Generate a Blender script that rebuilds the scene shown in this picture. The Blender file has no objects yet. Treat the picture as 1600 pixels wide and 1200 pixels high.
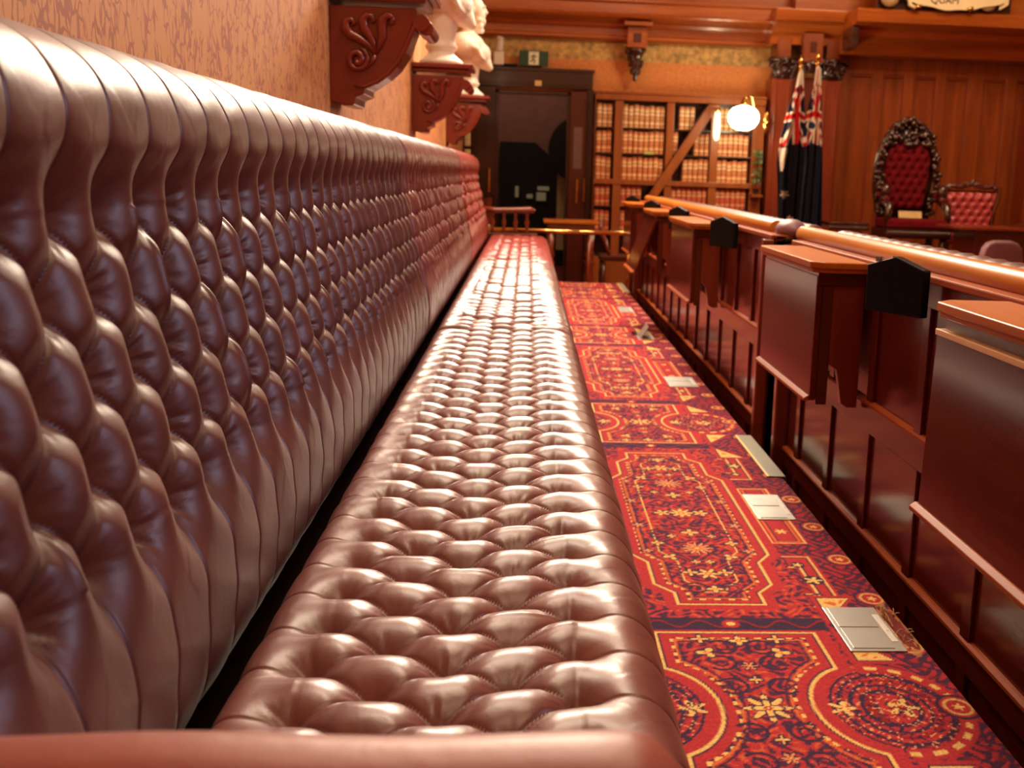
import bpy, bmesh, math, random
import numpy as np
from math import sin, cos, pi, radians, sqrt, atan2
from mathutils import Vector, Matrix

random.seed(7)
sc = bpy.context.scene
COL = sc.collection

# ------------------------------------------------------------------ camera
F_PX = 1750.0
RHO, TH, PSI = radians(2.0), radians(10.6), radians(4.38)
fw = Vector((sin(PSI)*cos(TH), cos(PSI)*cos(TH), -sin(TH)))
rt = Vector((cos(PSI), -sin(PSI), 0.0))
up = rt.cross(fw)
Rv = rt*cos(RHO) + up*sin(RHO)
Uv = -rt*sin(RHO) + up*cos(RHO)
cd = bpy.data.cameras.new('camera')
cam = bpy.data.objects.new('camera', cd)
COL.objects.link(cam)
m = Matrix(((Rv.x, Uv.x, -fw.x, 0), (Rv.y, Uv.y, -fw.y, 0), (Rv.z, Uv.z, -fw.z, 0), (0, 0, 0, 1)))
cam.matrix_world = m
cd.sensor_width = 36.0
cd.sensor_fit = 'HORIZONTAL'
cd.lens = F_PX/1600*36
cd.shift_x = -150.0/1600
cd.clip_start = 0.05
cd.clip_end = 100
cd.dof.use_dof = True
cd.dof.focus_distance = 2.0
cd.dof.aperture_fstop = 7.0
sc.camera = cam

# ------------------------------------------------------------------ materials
MATS = {}
def new_mat(name):
    m = bpy.data.materials.new(name); m.use_nodes = True
    nt = m.node_tree
    b = nt.nodes['Principled BSDF']
    MATS[name] = m
    return m, nt, b
def N(nt, t, **kw):
    n = nt.nodes.new(t)
    for k, v in kw.items():
        if k in n.inputs: n.inputs[k].default_value = v
        else: setattr(n, k, v)
    return n
def ramp(nt, fac, stops):
    r = nt.nodes.new('ShaderNodeValToRGB')
    el = r.color_ramp.elements
    while len(el) > len(stops): el.remove(el[-1])
    while len(el) < len(stops): el.new(0.5)
    for e, (p, c) in zip(el, stops):
        e.position = p; e.color = (*c, 1)
    nt.links.new(fac, r.inputs[0])
    return r.outputs[0]
def coords(nt, scale=(1, 1, 1), kind='Object'):
    tc = nt.nodes.new('ShaderNodeTexCoord'); mp = nt.nodes.new('ShaderNodeMapping')
    mp.inputs['Scale'].default_value = scale
    nt.links.new(tc.outputs[kind], mp.inputs[0])
    return mp.outputs[0]
def simple(name, col, rough=.5, metal=0, coat=0, emis=None, es=0, bump=0, bscale=60, spec=.5, coat_r=.1, var=.12, vs=9):
    m, nt, b = new_mat(name)
    v = coords(nt)
    n = N(nt, 'ShaderNodeTexNoise'); n.inputs['Scale'].default_value = vs; n.inputs['Detail'].default_value = 4
    nt.links.new(v, n.inputs[0])
    c0 = tuple(max(0, c*(1-var)) for c in col); c1 = tuple(min(1, c*(1+var)) for c in col)
    nt.links.new(ramp(nt, n.outputs[0], [(.3, c0), (.7, c1)]), b.inputs['Base Color'])
    b.inputs['Roughness'].default_value = rough
    b.inputs['Metallic'].default_value = metal
    b.inputs['Coat Weight'].default_value = coat
    b.inputs['Coat Roughness'].default_value = coat_r
    b.inputs['Specular IOR Level'].default_value = spec
    if emis:
        b.inputs['Emission Color'].default_value = (*emis, 1); b.inputs['Emission Strength'].default_value = es
    if bump:
        n2 = N(nt, 'ShaderNodeTexNoise'); n2.inputs['Scale'].default_value = bscale; n2.inputs['Detail'].default_value = 5
        nt.links.new(v, n2.inputs[0])
        bp = N(nt, 'ShaderNodeBump'); bp.inputs['Strength'].default_value = bump; bp.inputs['Distance'].default_value = .01
        nt.links.new(n2.outputs[0], bp.inputs['Height']); nt.links.new(bp.outputs[0], b.inputs['Normal'])
    return m
def wood(name, c0, c1, rough=.3, coat=.5, axis='z', gs=1.0, coat_r=.12, spec=.5):
    m, nt, b = new_mat(name)
    b.inputs['Specular IOR Level'].default_value = spec
    s = {'z': (14, 14, 1.2), 'y': (14, 1.2, 14), 'x': (1.2, 14, 14)}[axis]
    v = coords(nt, tuple(q*gs for q in s))
    n = N(nt, 'ShaderNodeTexNoise'); n.inputs['Scale'].default_value = 1.0; n.inputs['Detail'].default_value = 6
    n.inputs['Distortion'].default_value = .6
    nt.links.new(v, n.inputs[0])
    n2 = N(nt, 'ShaderNodeTexNoise'); n2.inputs['Scale'].default_value = 6.0; n2.inputs['Detail'].default_value = 3
    nt.links.new(v, n2.inputs[0])
    mx = N(nt, 'ShaderNodeMix'); mx.inputs[0].default_value = .3
    nt.links.new(n.outputs[0], mx.inputs[2]); nt.links.new(n2.outputs[0], mx.inputs[3])
    nt.links.new(ramp(nt, mx.outputs[0], [(.32, c0), (.68, c1)]), b.inputs['Base Color'])
    b.inputs['Roughness'].default_value = rough
    b.inputs['Coat Weight'].default_value = coat
    b.inputs['Coat Roughness'].default_value = coat_r
    return m

def leather(name, c0, c1, rough=.33, coat=.25):
    m, nt, b = new_mat(name)
    v = coords(nt)
    n = N(nt, 'ShaderNodeTexNoise'); n.inputs['Scale'].default_value = 5; n.inputs['Detail'].default_value = 3
    nt.links.new(v, n.inputs[0])
    nt.links.new(ramp(nt, n.outputs[0], [(.3, c0), (.7, c1)]), b.inputs['Base Color'])
    b.inputs['Roughness'].default_value = rough
    b.inputs['Specular IOR Level'].default_value = .6
    b.inputs['Coat Weight'].default_value = coat
    b.inputs['Coat Roughness'].default_value = .38
    vo = N(nt, 'ShaderNodeTexVoronoi'); vo.inputs['Scale'].default_value = 900
    nt.links.new(v, vo.inputs[0])
    n2 = N(nt, 'ShaderNodeTexNoise'); n2.inputs['Scale'].default_value = 55; n2.inputs['Detail'].default_value = 6
    nt.links.new(v, n2.inputs[0])
    ad = N(nt, 'ShaderNodeMath', operation='MULTIPLY_ADD'); ad.inputs[1].default_value = .06
    nt.links.new(vo.outputs[0], ad.inputs[0]); nt.links.new(n2.outputs[0], ad.inputs[2])
    bp = N(nt, 'ShaderNodeBump'); bp.inputs['Strength'].default_value = .16; bp.inputs['Distance'].default_value = .004
    nt.links.new(ad.outputs[0], bp.inputs['Height']); nt.links.new(bp.outputs[0], b.inputs['Normal'])
    return m

LEATHER_SHADED = leather('oxblood_leather', (.092, .027, .021), (.128, .038, .029), .41, .08)  # same hide as the seat, base darkened for the shade on the backrest
LEATHER_LIT = leather('oxblood_seat_leather', (.165, .046, .038), (.215, .064, .052), .33, .40)  # same hide as the back, base lightened for light falling on the seat
LEATHER_RED = leather('worn_red_leather', (.24, .035, .030), (.32, .05, .04), .34, .15)
LEATHER_PURPLE = leather('plum_leather', (.16, .07, .085), (.21, .09, .11), .5, .1)
LEATHER_PINK = leather('crimson_leather', (.38, .045, .055), (.48, .07, .07), .25, .4)
VELVET = simple('red_velvet', (.13, .002, .007), .85, spec=.2, var=.35, vs=25)
MAHOG = wood('mahogany', (.15, .022, .007), (.22, .036, .012), .3, .4, 'z')
MAHOG_D = wood('mahogany_dark', (.060, .009, .004), (.095, .016, .007), .28, .45, 'z')
MAHOG_P = wood('mahogany_panel', (.080, .010, .005), (.120, .017, .007), .17, .06, 'y', spec=.32)
MAHOG_TOP = wood('mahogany_top', (.38, .105, .012), (.52, .165, .022), .34, .06, 'y', spec=.16)
MOULD = wood('moulding_wood', (.26, .055, .012), (.36, .08, .018), .45, .0, 'y', spec=.15)
RAILW = wood('honey_rail_wood', (.44, .150, .02), (.58, .22, .035), .36, .04, 'y', spec=.12)
BACKW = wood('orange_panel_wood', (.14, .024, .005), (.30, .068, .012), .32, .25, 'z', .6)
BACKW2 = wood('orange_cornice_wood', (.26, .055, .008), (.46, .13, .022), .3, .35, 'x', .6)
SHELFW = wood('bookcase_wood', (.22, .055, .010), (.32, .09, .018), .35, .35, 'z', .7)
CORBW = simple('red_stained_wood', (.20, .022, .010), .34, coat=.4, var=.15)
DARKW = wood('black_brown_wood', (.020, .006, .004), (.040, .012, .007), .25, .5, 'z')
CARVED = simple('carved_dark_wood', (.035, .010, .007), .18, coat=.8, var=.3, bump=.6, bscale=30)
PALE_EDGE = wood('pale_edge_wood', (.72, .48, .20), (.82, .58, .28), .35, .3, 'y')
MARBLE = simple('white_marble', (.82, .76, .64), .45, var=.05, vs=4)
BLACK = simple('black_plastic', (.006, .007, .006), .45, var=.1, spec=.15)
DARK = simple('dark_void', (.010, .006, .005), .9)
CHROME = simple('chrome', (.75, .75, .72), .15, 1)
BRASS = simple('polished_brass', (.80, .55, .18), .16, 1, var=.05)
STEEL = simple('brushed_plate_metal', (.50, .49, .45), .42, .55, var=.06)
STRIP = simple('grey_tread_strip', (.25, .24, .17), .5, var=.06)
YELLOW = simple('yellow_line_paint', (.80, .48, .03), .5)
GREEN = simple('exit_green', (.002, .055, .028), .4, var=.03)
WHITE = simple('white_plastic', (.75, .75, .68), .4, var=.02)
SIGNW = simple('sign_white', (.80, .85, .70), .4, var=.02)
MAUVE = simple('mauve_plaster', (.24, .10, .085), .8)
OLIVE = simple('olive_plaster', (.50, .42, .24), .7)
GREYW = simple('grey_glazed_panel', (.17, .11, .10), .3)
GLOBE = simple('lit_frosted_glass', (.9, .85, .6), .3, emis=(1, .86, .55), es=16, var=.01)
GLOBE2 = simple('lit_small_shade', (.9, .85, .6), .3, emis=(1, .85, .5), es=2.2, var=.01)
HALL_REFLECTION = simple('lit_hall_lamp', (.30, .26, .16), .3, emis=(1, .85, .5), es=.05, var=.01)  # faint emission painted in for lights reflected in the door glass, not a lamp
PLATEY = simple('cream_card', (.75, .55, .25), .6)
FIBRE = simple('frayed_backing_fibre', (.60, .36, .16), .8)
LEAFG = simple('green_foliage', (.05, .11, .03), .5, var=.4)
HALLRED = simple('red_hall_carpet', (.18, .012, .012), .95, var=.5, vs=14)
PLASTER = simple('ceiling_plaster', (.55, .42, .28), .8)
STAINBOOK = simple('pale_gilt_bindings', (.60, .48, .25), .6, var=.3, vs=20)

def wallpaper():
    m, nt, b = new_mat('damask_wallpaper')
    v = coords(nt, (42, 42, 21))
    n = N(nt, 'ShaderNodeTexNoise'); n.inputs['Scale'].default_value = .55; n.inputs['Detail'].default_value = 2
    nt.links.new(v, n.inputs[0])
    sub = N(nt, 'ShaderNodeVectorMath', operation='MULTIPLY_ADD')
    sub.inputs[1].default_value = (1.6, 1.6, 1.6)
    nt.links.new(n.outputs['Color'], sub.inputs[0]); nt.links.new(v, sub.inputs[2])
    vo = N(nt, 'ShaderNodeTexVoronoi', feature='DISTANCE_TO_EDGE'); vo.inputs['Scale'].default_value = 1.0
    nt.links.new(sub.outputs[0], vo.inputs[0])
    n3 = N(nt, 'ShaderNodeTexNoise'); n3.inputs['Scale'].default_value = .5; n3.inputs['Detail'].default_value = 1
    nt.links.new(v, n3.inputs[0])
    a = N(nt, 'ShaderNodeMath', operation='MULTIPLY_ADD'); a.inputs[1].default_value = .55; a.inputs[2].default_value = -.27
    nt.links.new(n3.outputs[0], a.inputs[0])
    s = N(nt, 'ShaderNodeMath', operation='ADD')
    nt.links.new(vo.outputs[0], s.inputs[0]); nt.links.new(a.outputs[0], s.inputs[1])
    nt.links.new(ramp(nt, s.outputs[0], [(.03, (.42, .135, .068)), (.10, (.66, .29, .098))]), b.inputs['Base Color'])
    b.inputs['Roughness'].default_value = .6
    return m
WALLP = wallpaper()
WALLP2 = simple('plain_peach_wallpaper', (.56, .21, .055), .65, var=.15, vs=30)
FRIEZE = simple('olive_gilt_frieze', (.42, .27, .085), .6, var=.45, vs=16)

def attr_mat(name, rough=.95, bump=.35, bscale=700, sheen=.0):
    m, nt, b = new_mat(name)
    a = nt.nodes.new('ShaderNodeAttribute'); a.attribute_name = 'pat'
    nt.links.new(a.outputs['Color'], b.inputs['Base Color'])
    b.inputs['Roughness'].default_value = rough
    b.inputs['Specular IOR Level'].default_value = .15
    v = coords(nt)
    n = N(nt, 'ShaderNodeTexNoise'); n.inputs['Scale'].default_value = bscale; n.inputs['Detail'].default_value = 2
    nt.links.new(v, n.inputs[0])
    bp = N(nt, 'ShaderNodeBump'); bp.inputs['Strength'].default_value = bump; bp.inputs['Distance'].default_value = .004
    nt.links.new(n.outputs[0], bp.inputs['Height']); nt.links.new(bp.outputs[0], b.inputs['Normal'])
    return m
CARPET = attr_mat('patterned_carpet')
FLAGM = attr_mat('flag_cloth', .8, .1, 300)

def bookmat(name, base, lab):
    m, nt, b = new_mat(name)
    tc = nt.nodes.new('ShaderNodeTexCoord'); sp = nt.nodes.new('ShaderNodeSeparateXYZ')
    nt.links.new(tc.outputs['Object'], sp.inputs[0])
    mr = N(nt, 'ShaderNodeMath', operation='MULTIPLY'); mr.inputs[1].default_value = 1/.28
    nt.links.new(sp.outputs[2], mr.inputs[0])
    red = (.36, .045, .02)
    stops = [(0, base), (.12, red), (.15, lab), (.24, base), (.34, red), (.37, base), (.50, red), (.53, lab), (.66, red), (.69, lab), (.80, base), (.90, red), (.93, base)]
    r = ramp(nt, mr.outputs[0], stops)
    r.node.color_ramp.interpolation = 'CONSTANT'
    nt.links.new(r, b.inputs['Base Color'])
    b.inputs['Roughness'].default_value = .5
    return m
BOOKM = [bookmat('calf_bound_spine', (.62, .24, .09), (.80, .52, .26)), bookmat('red_bound_spine', (.58, .12, .06), (.70, .34, .16)), bookmat('tan_bound_spine', (.60, .34, .15), (.78, .60, .34))]

# ------------------------------------------------------------------ helpers
def link(o, parent=None):
    COL.objects.link(o)
    if parent is not None: o.parent = parent
    return o
def empty(name, loc=(0, 0, 0)):
    o = bpy.data.objects.new(name, None); COL.objects.link(o); o.location = loc
    o.empty_display_size = .05
    return o
def tag(o, label, cat, group=None):
    o['label'] = label; o['category'] = cat
    if group: o['group'] = group
    return o
def struct(o):
    o['kind'] = 'structure'; return o
def obj(name, bm, mat, parent=None, smooth=False, bevel=0, loc=None, seg=2):
    """bm in world coordinates; if parent is an empty with location, shift"""
    me = bpy.data.meshes.new(name)
    bmesh.ops.recalc_face_normals(bm, faces=bm.faces)
    bm.to_mesh(me); bm.free()
    if isinstance(mat, (list, tuple)):
        for q in mat: me.materials.append(q)
    else: me.materials.append(mat)
    if smooth:
        for p in me.polygons: p.use_smooth = True
    o = bpy.data.objects.new(name, me)
    link(o, parent)
    off = Vector((0, 0, 0))
    p = parent
    while p is not None:
        off += Vector(p.location); p = p.parent
    if parent is not None and off.length > 0:
        me.transform(Matrix.Translation(-off))
    elif parent is None and loc is not None:
        me.transform(Matrix.Translation(-Vector(loc))); o.location = loc
    if bevel:
        b = o.modifiers.new('bevel', 'BEVEL'); b.width = bevel; b.segments = seg; b.limit_method = 'ANGLE'; b.angle_limit = radians(35)
        b.harden_normals = False
    return o
def B(): return bmesh.new()
def box(bm, x0, x1, y0, y1, z0, z1, mi=0):
    vs = [bm.verts.new((x, y, z)) for x in (x0, x1) for y in (y0, y1) for z in (z0, z1)]
    for f in ((0, 1, 3, 2), (4, 6, 7, 5), (0, 4, 5, 1), (2, 3, 7, 6), (0, 2, 6, 4), (1, 5, 7, 3)):
        bm.faces.new([vs[i] for i in f]).material_index = mi
    return vs
def prism(bm, pts, axis, a, b, mi=0):
    """pts polygon in plane perpendicular to axis. axis 'y': pts (x,z); 'x': (y,z); 'z': (x,y)"""
    def P(p, t):
        return {'y': (p[0], t, p[1]), 'x': (t, p[0], p[1]), 'z': (p[0], p[1], t)}[axis]
    A = [bm.verts.new(P(p, a)) for p in pts]; Bv = [bm.verts.new(P(p, b)) for p in pts]
    n = len(pts)
    fs = [bm.faces.new(A), bm.faces.new(Bv[::-1])]
    for i in range(n):
        fs.append(bm.faces.new((A[i], Bv[i], Bv[(i+1) % n], A[(i+1) % n])))
    for f in fs: f.material_index = mi
def tube(bm, pts, r, seg=10, cap=True, mi=0):
    pts = [Vector(p) for p in pts]
    n = len(pts)
    rs = r if isinstance(r, (list, tuple)) else [r]*n
    rings = []
    ref = None
    for i, p in enumerate(pts):
        d = (pts[min(i+1, n-1)] - pts[max(i-1, 0)])
        d = d.normalized() if d.length > 1e-9 else Vector((0, 0, 1))
        if ref is None:
            ref = Vector((0, 0, 1)) if abs(d.z) < .9 else Vector((1, 0, 0))
        a = ref - d*ref.dot(d); a = a.normalized() if a.length > 1e-6 else Vector((1, 0, 0)); ref = a
        b = d.cross(a)
        rings.append([bm.verts.new(p + (a*cos(2*pi*k/seg) + b*sin(2*pi*k/seg))*rs[i]) for k in range(seg)])
    for i in range(n-1):
        for k in range(seg):
            f = bm.faces.new((rings[i][k], rings[i][(k+1) % seg], rings[i+1][(k+1) % seg], rings[i+1][k])); f.material_index = mi
    if cap:
        bm.faces.new(rings[0][::-1]).material_index = mi; bm.faces.new(rings[-1]).material_index = mi
def lathe(bm, prof, c, seg=24, sx=1, sy=1, mi=0):
    """prof [(r,z)], around vertical axis at c"""
    rings = []
    for r, z in prof:
        rings.append([bm.verts.new((c[0]+sx*r*cos(2*pi*k/seg), c[1]+sy*r*sin(2*pi*k/seg), c[2]+z)) for k in range(seg)])
    for i in range(len(prof)-1):
        for k in range(seg):
            bm.faces.new((rings[i][k], rings[i][(k+1) % seg], rings[i+1][(k+1) % seg], rings[i+1][k])).material_index = mi
    bm.faces.new(rings[0][::-1]); bm.faces.new(rings[-1])
def ball(bm, c, r, sc_=(1, 1, 1), u=16, v=10, rot=None):
    g = bmesh.ops.create_uvsphere(bm, u_segments=u, v_segments=v, radius=1)
    M = Matrix.Translation(c)
    if rot is not None: M = M @ rot
    M = M @ Matrix.Diagonal((r*sc_[0], r*sc_[1], r*sc_[2], 1))
    bmesh.ops.transform(bm, matrix=M, verts=g['verts'])
    return g['verts']
def remesh(o, vox, smooth=3):
    r = o.modifiers.new('remesh', 'REMESH'); r.mode = 'VOXEL'; r.voxel_size = vox; r.use_smooth_shade = True
    if smooth:
        s = o.modifiers.new('smooth', 'SMOOTH'); s.iterations = smooth; s.factor = .5

def catmull(pts, ds):
    pts = [np.array(p, float) for p in pts]
    P = [2*pts[0]-pts[1]] + pts + [2*pts[-1]-pts[-2]]
    out = []
    for i in range(1, len(P)-2):
        p0, p1, p2, p3 = P[i-1:i+3]
        for t in np.linspace(0, 1, 40, endpoint=False):
            out.append(.5*((2*p1)+(-p0+p2)*t+(2*p0-5*p1+4*p2-p3)*t*t+(-p0+3*p1-3*p2+p3)*t**3))
    out.append(pts[-1])
    out = np.array(out)
    L = np.concatenate([[0], np.cumsum(np.linalg.norm(np.diff(out, axis=0), axis=1))])
    n = max(8, int(L[-1]/ds))
    s = np.linspace(0, L[-1], n)
    return np.stack([np.interp(s, L, out[:, 0]), np.interp(s, L, out[:, 1])], 1), s, out, L

def grid_mesh(name, V, nu, nv, mat, parent, colors=None, smooth=True, caps=False):
    me = bpy.data.meshes.new(name)
    idx = np.arange(nu*nv).reshape(nu, nv)
    F = np.stack([idx[:-1, :-1], idx[1:, :-1], idx[1:, 1:], idx[:-1, 1:]], -1).reshape(-1, 4)
    nf = len(F)
    me.vertices.add(nu*nv); me.vertices.foreach_set('co', V.reshape(-1).astype(np.float32))
    loops = F.reshape(-1)
    extra = []
    if caps: extra = [idx[0, :][::-1], idx[-1, :]]
    tot = np.concatenate([loops]+extra) if caps else loops
    me.loops.add(len(tot)); me.loops.foreach_set('vertex_index', tot.astype(np.int32))
    starts = list(range(0, nf*4, 4)); totals = [4]*nf
    p = nf*4
    for e in extra:
        starts.append(p); totals.append(len(e)); p += len(e)
    me.polygons.add(len(starts))
    me.polygons.foreach_set('loop_start', np.array(starts, np.int32))
    me.polygons.foreach_set('loop_total', np.array(totals, np.int32))
    sm = np.ones(len(starts), bool)
    if not smooth: sm[:] = False
    if caps: sm[-2:] = False
    me.polygons.foreach_set('use_smooth', sm)
    me.update(calc_edges=True); me.validate()
    if colors is not None:
        at = me.attributes.new('pat', 'FLOAT_COLOR', 'POINT')
        c4 = np.ones((nu*nv, 4), np.float32); c4[:, :3] = colors.reshape(-1, 3)
        at.data.foreach_set('color', c4.reshape(-1))
    me.materials.append(mat)
    o = bpy.data.objects.new(name, me)
    link(o, parent)
    if parent is not None:
        me.transform(Matrix.Translation(-Vector(parent.location)))
    return o

def hash2(i, j, k=0):
    v = np.sin(i*127.1+j*311.7+k*74.7)*43758.5453
    return v-np.floor(v)

# ------------------------------------------------------------------ tufted upholstery
def upholster(name, prof, rows, P, phase, y0, y1, mat, parent, k=20, warp=None, flip=False,
              Db=.030, rb=.022, Dp=.017, Dg=.0035, endr=.02, wr=1.0, ex=.55, hv=.0015):
    """lattice-aligned grid: k steps per half period both ways, so folds run exactly along vertices"""
    pts, s, raw, L = catmull(prof, .002)
    srow = np.array([s[np.argmin((pts[:, 0]-r[0])**2+(pts[:, 1]-r[1])**2)] for r in rows])
    n = len(srow); R0 = (srow[-1]-srow[0])/(n-1)
    h = R0/k
    lo = -int(round(srow[0]/h)); hi = int(round((s[-1]-srow[-1])/h))
    vidx = np.arange(lo, (n-1)*k+hi+1)/k
    sg = np.interp(vidx, np.concatenate([[lo/k], np.arange(n), [n-1+hi/k]]), np.concatenate([[0], srow, [s[-1]]]))
    px_ = np.interp(sg, s, pts[:, 0]); pz_ = np.interp(sg, s, pts[:, 1])
    PT = np.stack([px_, pz_], 1)
    tang = np.gradient(PT, axis=0); tang /= np.linalg.norm(tang, axis=1)[:, None]
    nrm = np.stack([tang[:, 1], -tang[:, 0]], 1)
    if flip: nrm = -nrm
    u0 = int(math.ceil((y0-phase)/(P/2)*k)); u1 = int(math.floor((y1-phase)/(P/2)*k))
    uidx = np.arange(u0, u1+1)/k
    U, Vv = np.meshgrid(uidx, vidx, indexing='ij')
    S = np.broadcast_to(sg, U.shape)
    Yb = phase+U*P/2
    de = np.minimum(Yb-y0, y1-Yb)
    W = np.zeros_like(S)
    if warp is not None: W = np.broadcast_to(np.interp(sg, srow, warp), U.shape)*np.clip(de/.12, 0, 1)
    Y = Yb+W
    a = (U+Vv)/2; b = (U-Vv)/2
    inside = (Vv >= 0) & (Vv <= n-1)
    g = 1/np.sqrt((1/P)**2+(1/(2*R0))**2)
    da = np.abs(a-np.round(a))*g; db = np.abs(b-np.round(b))*g
    vend = np.where(Vv < 0, 0, n-1)
    q = (U-(vend % 2))/2
    dp = np.abs(q-np.round(q))*P
    # button distance
    ar, br = np.round(a), np.round(b)
    best = np.full(Y.shape, 9.0); th = np.zeros(Y.shape); bi = np.zeros(Y.shape); bj = np.zeros(Y.shape)
    for i in (-1, 0, 1):
        for j in (-1, 0, 1):
            aa = ar+i; bb = br+j; uu = aa+bb; vv = aa-bb
            ok = (vv >= -.1) & (vv <= n-.9); vi = np.clip(vv, 0, n-1).astype(int)
            ddy = (U-uu)*P/2; dds = S-srow[vi]
            r = np.where(ok, np.sqrt(ddy**2+dds**2), 9.0)
            c = r < best
            best = np.where(c, r, best); th = np.where(c, np.arctan2(dds, ddy), th); bi = np.where(c, uu, bi); bj = np.where(c, vv, bj)
    r = best
    h1 = hash2(bi, bj, 1); h2 = hash2(bi, bj, 2); h3 = hash2(bi, bj, 3)
    # convex pillows between the folds
    sa = np.abs(np.sin(pi*a)); sb = np.abs(np.sin(pi*b)); sp = np.abs(np.sin(pi*q))
    mx = np.where(inside, 0, np.clip(np.minimum(np.abs(Vv), np.abs(Vv-(n-1)))*.8, 0, 1))
    mx = mx*mx*(3-2*mx)
    pil = np.where(inside, (sa*sb)**ex, sp**(2*ex*(1-mx)+.30*mx))
    disp = -Dp*(1-pil)*(1-.78*mx)
    hp = hash2(np.floor(a), np.floor(b), 9)-.5
    disp += np.where(inside, hp*2*hv*(sa*sb)**.5, hp*hv*sp*.4)
    line = np.where(inside, np.minimum(da, db), dp) < 1e-5
    disp -= Dg*line*(.4+.6*mx)
    disp -= Db*np.exp(-(r/rb)**1.25)
    env = np.exp(-((r-.022)/.013)**2)
    k1 = 6+np.round(h1*4)
    wri = np.sin(k1*th+h2*6.28)*.55+np.sin((k1*2-1)*th+h3*6.28)*.45
    side = .25+.75*np.clip(np.cos(th-h2*6.28), 0, 1)
    fm = np.clip(np.where(inside, np.minimum(da, db), dp)/.008, 0, 1)
    disp += wr*.0016*wri*env*side*fm
    # shallow tension creases between neighbouring buttons, on some cells only
    hc = hash2(np.floor(a), np.floor(b), 5)
    disp += np.where(inside & (hc > .72), .0013*np.exp(-(((a-np.floor(a))+(b-np.floor(b))-1)/.07)**2)*np.clip(np.minimum(da, db)/.012, 0, 1), 0)*wr
    disp += .0016*np.sin(Y*21+3*np.sin(S*17))*np.sin(S*33+2*np.sin(Y*9))
    disp += .0025*(r < .0065)
    disp -= .035*np.clip(1-de/endr, 0, 1)**2
    X = PT[None, :, 0]+nrm[None, :, 0]*disp
    Z = PT[None, :, 1]+nrm[None, :, 1]*disp
    return grid_mesh(name, np.stack([X, Y, Z], -1), len(uidx), len(vidx), mat, parent, caps=True)

BACK_PROF = [(-.60, -.71), (-.47, -.715), (-.41, -.68), (-.376, -.63), (-.368, -.57), (-.368, -.50), (-.380, -.43), (-.398, -.35), (-.418, -.26),
             (-.438, -.17), (-.455, -.09), (-.462, -.03), (-.455, .02), (-.462, .07), (-.49, .112), (-.54, .137), (-.59, .140), (-.65, .128), (-.70, .09), (-.705, .0)]
BACK_ROWS = [(-.390, -.385), (-.407, -.305), (-.427, -.222), (-.446, -.14), (-.459, -.058)]
SEAT_PROF = [(-.33, -.74), (-.352, -.70), (-.350, -.645), (-.325, -.607), (-.27, -.597), (-.15, -.594), (0, -.594), (.09, -.596), (.145, -.604), (.185, -.632), (.203, -.68), (.203, -.74), (.197, -.80), (.185, -.84), (.12, -.85)]
SEAT_ROWS = [(-.255, -.597), (-.172, -.596), (-.090, -.594), (-.010, -.594), (.073, -.596)]

def bench(y0, y1, label, lea, k, seat_lea=None, hv=.0015):
    e = empty('tufted_bench', (-.2, (y0+y1)/2, -1.06))
    tag(e, label, 'bench')
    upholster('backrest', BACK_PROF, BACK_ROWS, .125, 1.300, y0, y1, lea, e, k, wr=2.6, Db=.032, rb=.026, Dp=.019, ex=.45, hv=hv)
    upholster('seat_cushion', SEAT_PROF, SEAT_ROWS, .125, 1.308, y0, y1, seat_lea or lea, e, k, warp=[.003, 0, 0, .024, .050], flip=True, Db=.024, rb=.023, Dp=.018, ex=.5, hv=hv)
    bm = B(); box(bm, -.70, .15, y0+.02, y1-.02, -1.055, -.83); box(bm, -.79, -.60, y0+.02, y1-.02, -1.055, -.05)
    obj('bench_base', bm, DARKW, e, bevel=.006)
    return e
b1 = bench(.72, 4.325, 'long oxblood leather bench nearest the camera, buttoned back and seat, against the peach wall', LEATHER_SHADED, 20, seat_lea=LEATHER_LIT)
# padded arm closing off the near end of the first bench
bm = B()
ring = []
npts = 44
ysec = [(.635+.075*cos(t)*1.0, -.442+.098*sin(t)) for t in np.linspace(0, 2*pi, 24, endpoint=False)]
xs = list(np.linspace(-.62, .07, 24)) + [.085, .10, .113, .12]
for xi in xs:
    k = 1.0 if xi <= .07 else sqrt(max(0.0, 1-((xi-.07)/.053)**2))
    k = max(k, .28)
    ring.append([bm.verts.new((xi, .635+(y-.635)*k, -.442+(z+.442)*k+.002*sin(xi*23))) for y, z in ysec])
for i in range(len(ring)-1):
    for k in range(24): bm.faces.new((ring[i][k], ring[i][(k+1) % 24], ring[i+1][(k+1) % 24], ring[i+1][k]))
bm.faces.new(ring[0][::-1]); bm.faces.new(ring[-1])
arm = obj('armrest', bm, leather('arm_leather', (.24, .045, .028), (.30, .065, .04), .45, .15), b1, smooth=True)
b2 = bench(4.345, 7.70, 'middle section of the buttoned leather bench along the wall, behind the nearest section', leather('faded_rose_leather', (.17, .042, .036), (.22, .06, .05), .36, .12), 12, seat_lea=LEATHER_LIT, hv=.0055)
b3 = bench(7.72, 10.75, 'farthest section of the buttoned red leather bench, ending at the wooden arm with spindles', LEATHER_RED, 10, hv=.011)
# wooden arm on the far end of the last bench
bm = B()
tube(bm, [(-.44, 10.86, -.365), (-.3, 10.86, -.375), (-.1, 10.86, -.368), (.03, 10.86, -.362), (.07, 10.86, -.375)], [.03, .028, .03, .034, .02], 12)
ar = obj('arm_rail', bm, MAHOG, b3, smooth=True)
for x in (-.33, -.22, -.11, .0):
    bm = B(); lathe(bm, [(.014, 0), (.022, .02), (.012, .05), (.024, .10), (.012, .14), (.018, .175), (.012, .20)], (x, 10.86, -.585), 10)
    obj('spindle', bm, MAHOG, b3, smooth=True)
bm = B(); box(bm, -.44, .10, 10.78, 10.92, -1.055, -.585); obj('end_panel', bm, MAHOG_D, b3, bevel=.006)

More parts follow.
